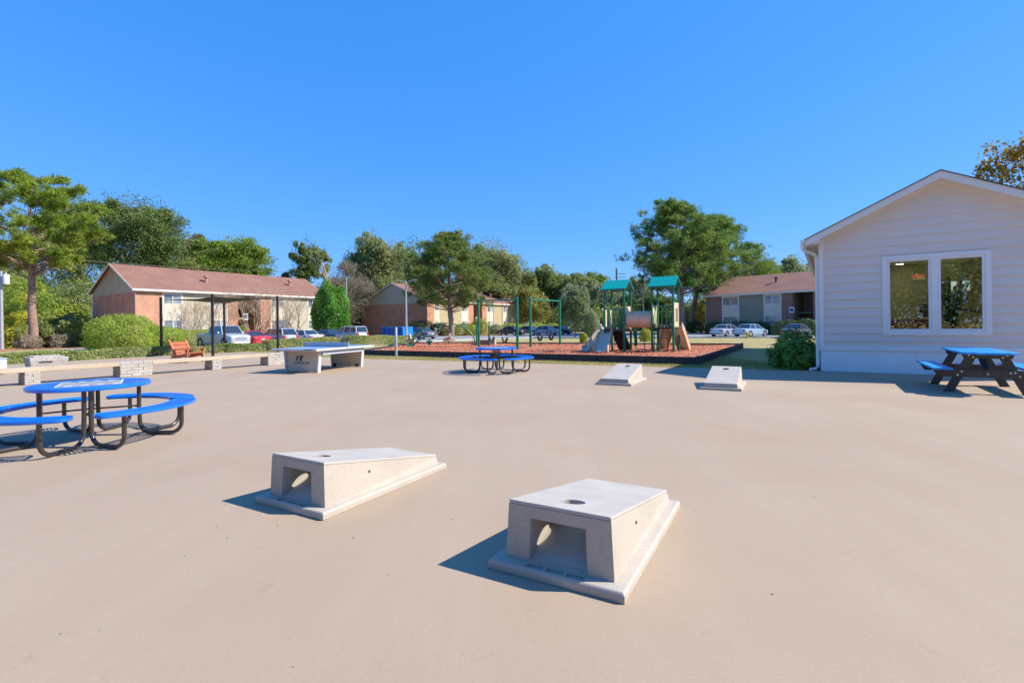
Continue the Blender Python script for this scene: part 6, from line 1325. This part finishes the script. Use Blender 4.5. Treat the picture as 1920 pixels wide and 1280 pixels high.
for i in range(620):
    x = R.uniform(6, 50) if i % 4 else R.uniform(-46, -22); y = (104 if x > 12 else 116)+R.uniform(-2, 5); C.append((x, y, R.uniform(.05, 1)*4.6))
C = np.array(C); P = np.repeat(C, 44, 0)+R.normal(size=(len(C)*44, 3))*np.array([1.1, .8, .8]); P[:, 2] = np.abs(P[:, 2])-.3
o = faces_mesh('undergrowth', leaves(P, .5, R), 4, L['olive']); tag(o, 'bushy undergrowth between the middle and right blocks', 'undergrowth', kind='stuff')
# trees behind the viewer, mirrored in the clubhouse window
for i, (x, y, h, r_) in enumerate(((-3, -17, 11, 5.5), (-13, -20, 12, 6), (5, -22, 12, 6), (-22, -14, 11, 6))):
    tree('shade_tree', ('leafy tree behind the viewer straight opposite the clubhouse window', 'leafy tree behind the viewer, left of the first', 'leafy tree behind the viewer, right of the first', 'leafy tree behind the viewer, farthest left')[i], 'tree', (x, y, 0), h, 2.2, r_, L['light'] if i % 2 else L['willow'], M['bark_grey'], 500+i, 22000, .19, 'trees behind the viewer')
C = []
for i in range(2200):
    a = R.uniform(math.radians(180), math.radians(350)); d_ = R.uniform(42, 50); C.append((d_*math.cos(a)*1.2, d_*math.sin(a), R.uniform(.1, 1)*13))
C = np.array(C); P = np.repeat(C, 80, 0)+R.normal(size=(len(C)*80, 3))*np.array([1.5, 1.2, 1.2]); P[:, 2] = np.abs(P[:, 2])
o = faces_mesh('tree_belt', leaves(P, .5, R), 4, L['olive']); tag(o, 'belt of woodland behind the viewer', 'woods', kind='stuff')
# small fallen leaves and grit on the court
P = []; R = np.random.default_rng(8)
for i in range(110):
    y = R.uniform(1.6, 15); P.append((R.uniform(-.95, .95)*y, y, .004))
P = np.array(P); o = faces_mesh('leaf_litter', leaves(P, .016, R, asp=.6, up=3.), 4, L['russet']); tag(o, 'tiny fallen leaf bits scattered on the court', 'leaf litter', kind='stuff')
# ================================================================== LIGHT, SKY, CAMERA
to_sun = Vector((1.12, -.035, 1.0)).normalized()
sun = bpy.data.lights.new('sun', 'SUN'); sun.energy = SUN_E; sun.angle = math.radians(.53); sun.color = (1., .925, .80)
so = bpy.data.objects.new('sun', sun); COL.objects.link(so); so.rotation_euler = to_sun.to_track_quat('Z', 'Y').to_euler(); so.location = (20, 0, 20)
w = bpy.data.worlds.new('World'); S.world = w; w.use_nodes = True; nt = w.node_tree; bg = nt.nodes['Background']
sk = nt.nodes.new('ShaderNodeTexSky'); sk.sky_type = 'NISHITA'; sk.sun_disc = False; sk.sun_elevation = math.asin(to_sun.z); sk.sun_rotation = math.atan2(to_sun.x, to_sun.y)
sk.air_density = SKY[1]; sk.dust_density = SKY[2]; sk.ozone_density = SKY[3]; sk.altitude = 0
sp_ = nt.nodes.new('ShaderNodeSeparateColor'); cb_ = nt.nodes.new('ShaderNodeCombineColor'); nt.links.new(sk.outputs[0], sp_.inputs[0])   # clear autumn sky: flatter and bluer than the raw model
for i, (g_, a_) in enumerate(SKY[4]):
    pw = nt.nodes.new('ShaderNodeMath'); pw.operation = 'POWER'; pw.inputs[1].default_value = g_; nt.links.new(sp_.outputs[i], pw.inputs[0])
    ml = nt.nodes.new('ShaderNodeMath'); ml.operation = 'MULTIPLY'; ml.inputs[1].default_value = a_; nt.links.new(pw.outputs[0], ml.inputs[0]); nt.links.new(ml.outputs[0], cb_.inputs[i])
nt.links.new(cb_.outputs[0], bg.inputs[0]); bg.inputs[1].default_value = SKY[0]
cam = bpy.data.cameras.new('camera'); co = bpy.data.objects.new('camera', cam); COL.objects.link(co); S.camera = co
cam.sensor_width = 36; cam.sensor_fit = 'HORIZONTAL'; cam.lens = 36*FPX/1920; cam.shift_x = (960-CX0)/1920; cam.shift_y = -(640-CY0)/1920; cam.clip_end = 3000; cam.clip_start = .05
c_, s_ = math.cos(ROLL), math.sin(ROLL); right = Vector((c_, 0, -s_)); up = Vector((s_, 0, c_)); back = right.cross(up)
mw = Matrix((right, up, back)).transposed().to_4x4(); mw.translation = Vector((0, 0, CH)); co.matrix_world = mw
S.render.engine = 'CYCLES'; S.view_settings.view_transform = 'Standard'; S.view_settings.look = 'None'; S.view_settings.gamma = 1; S.view_settings.exposure = EXPO
S.cycles.max_bounces = 6; S.cycles.transparent_max_bounces = 8; S.render.resolution_x = 1024; S.render.resolution_y = 682
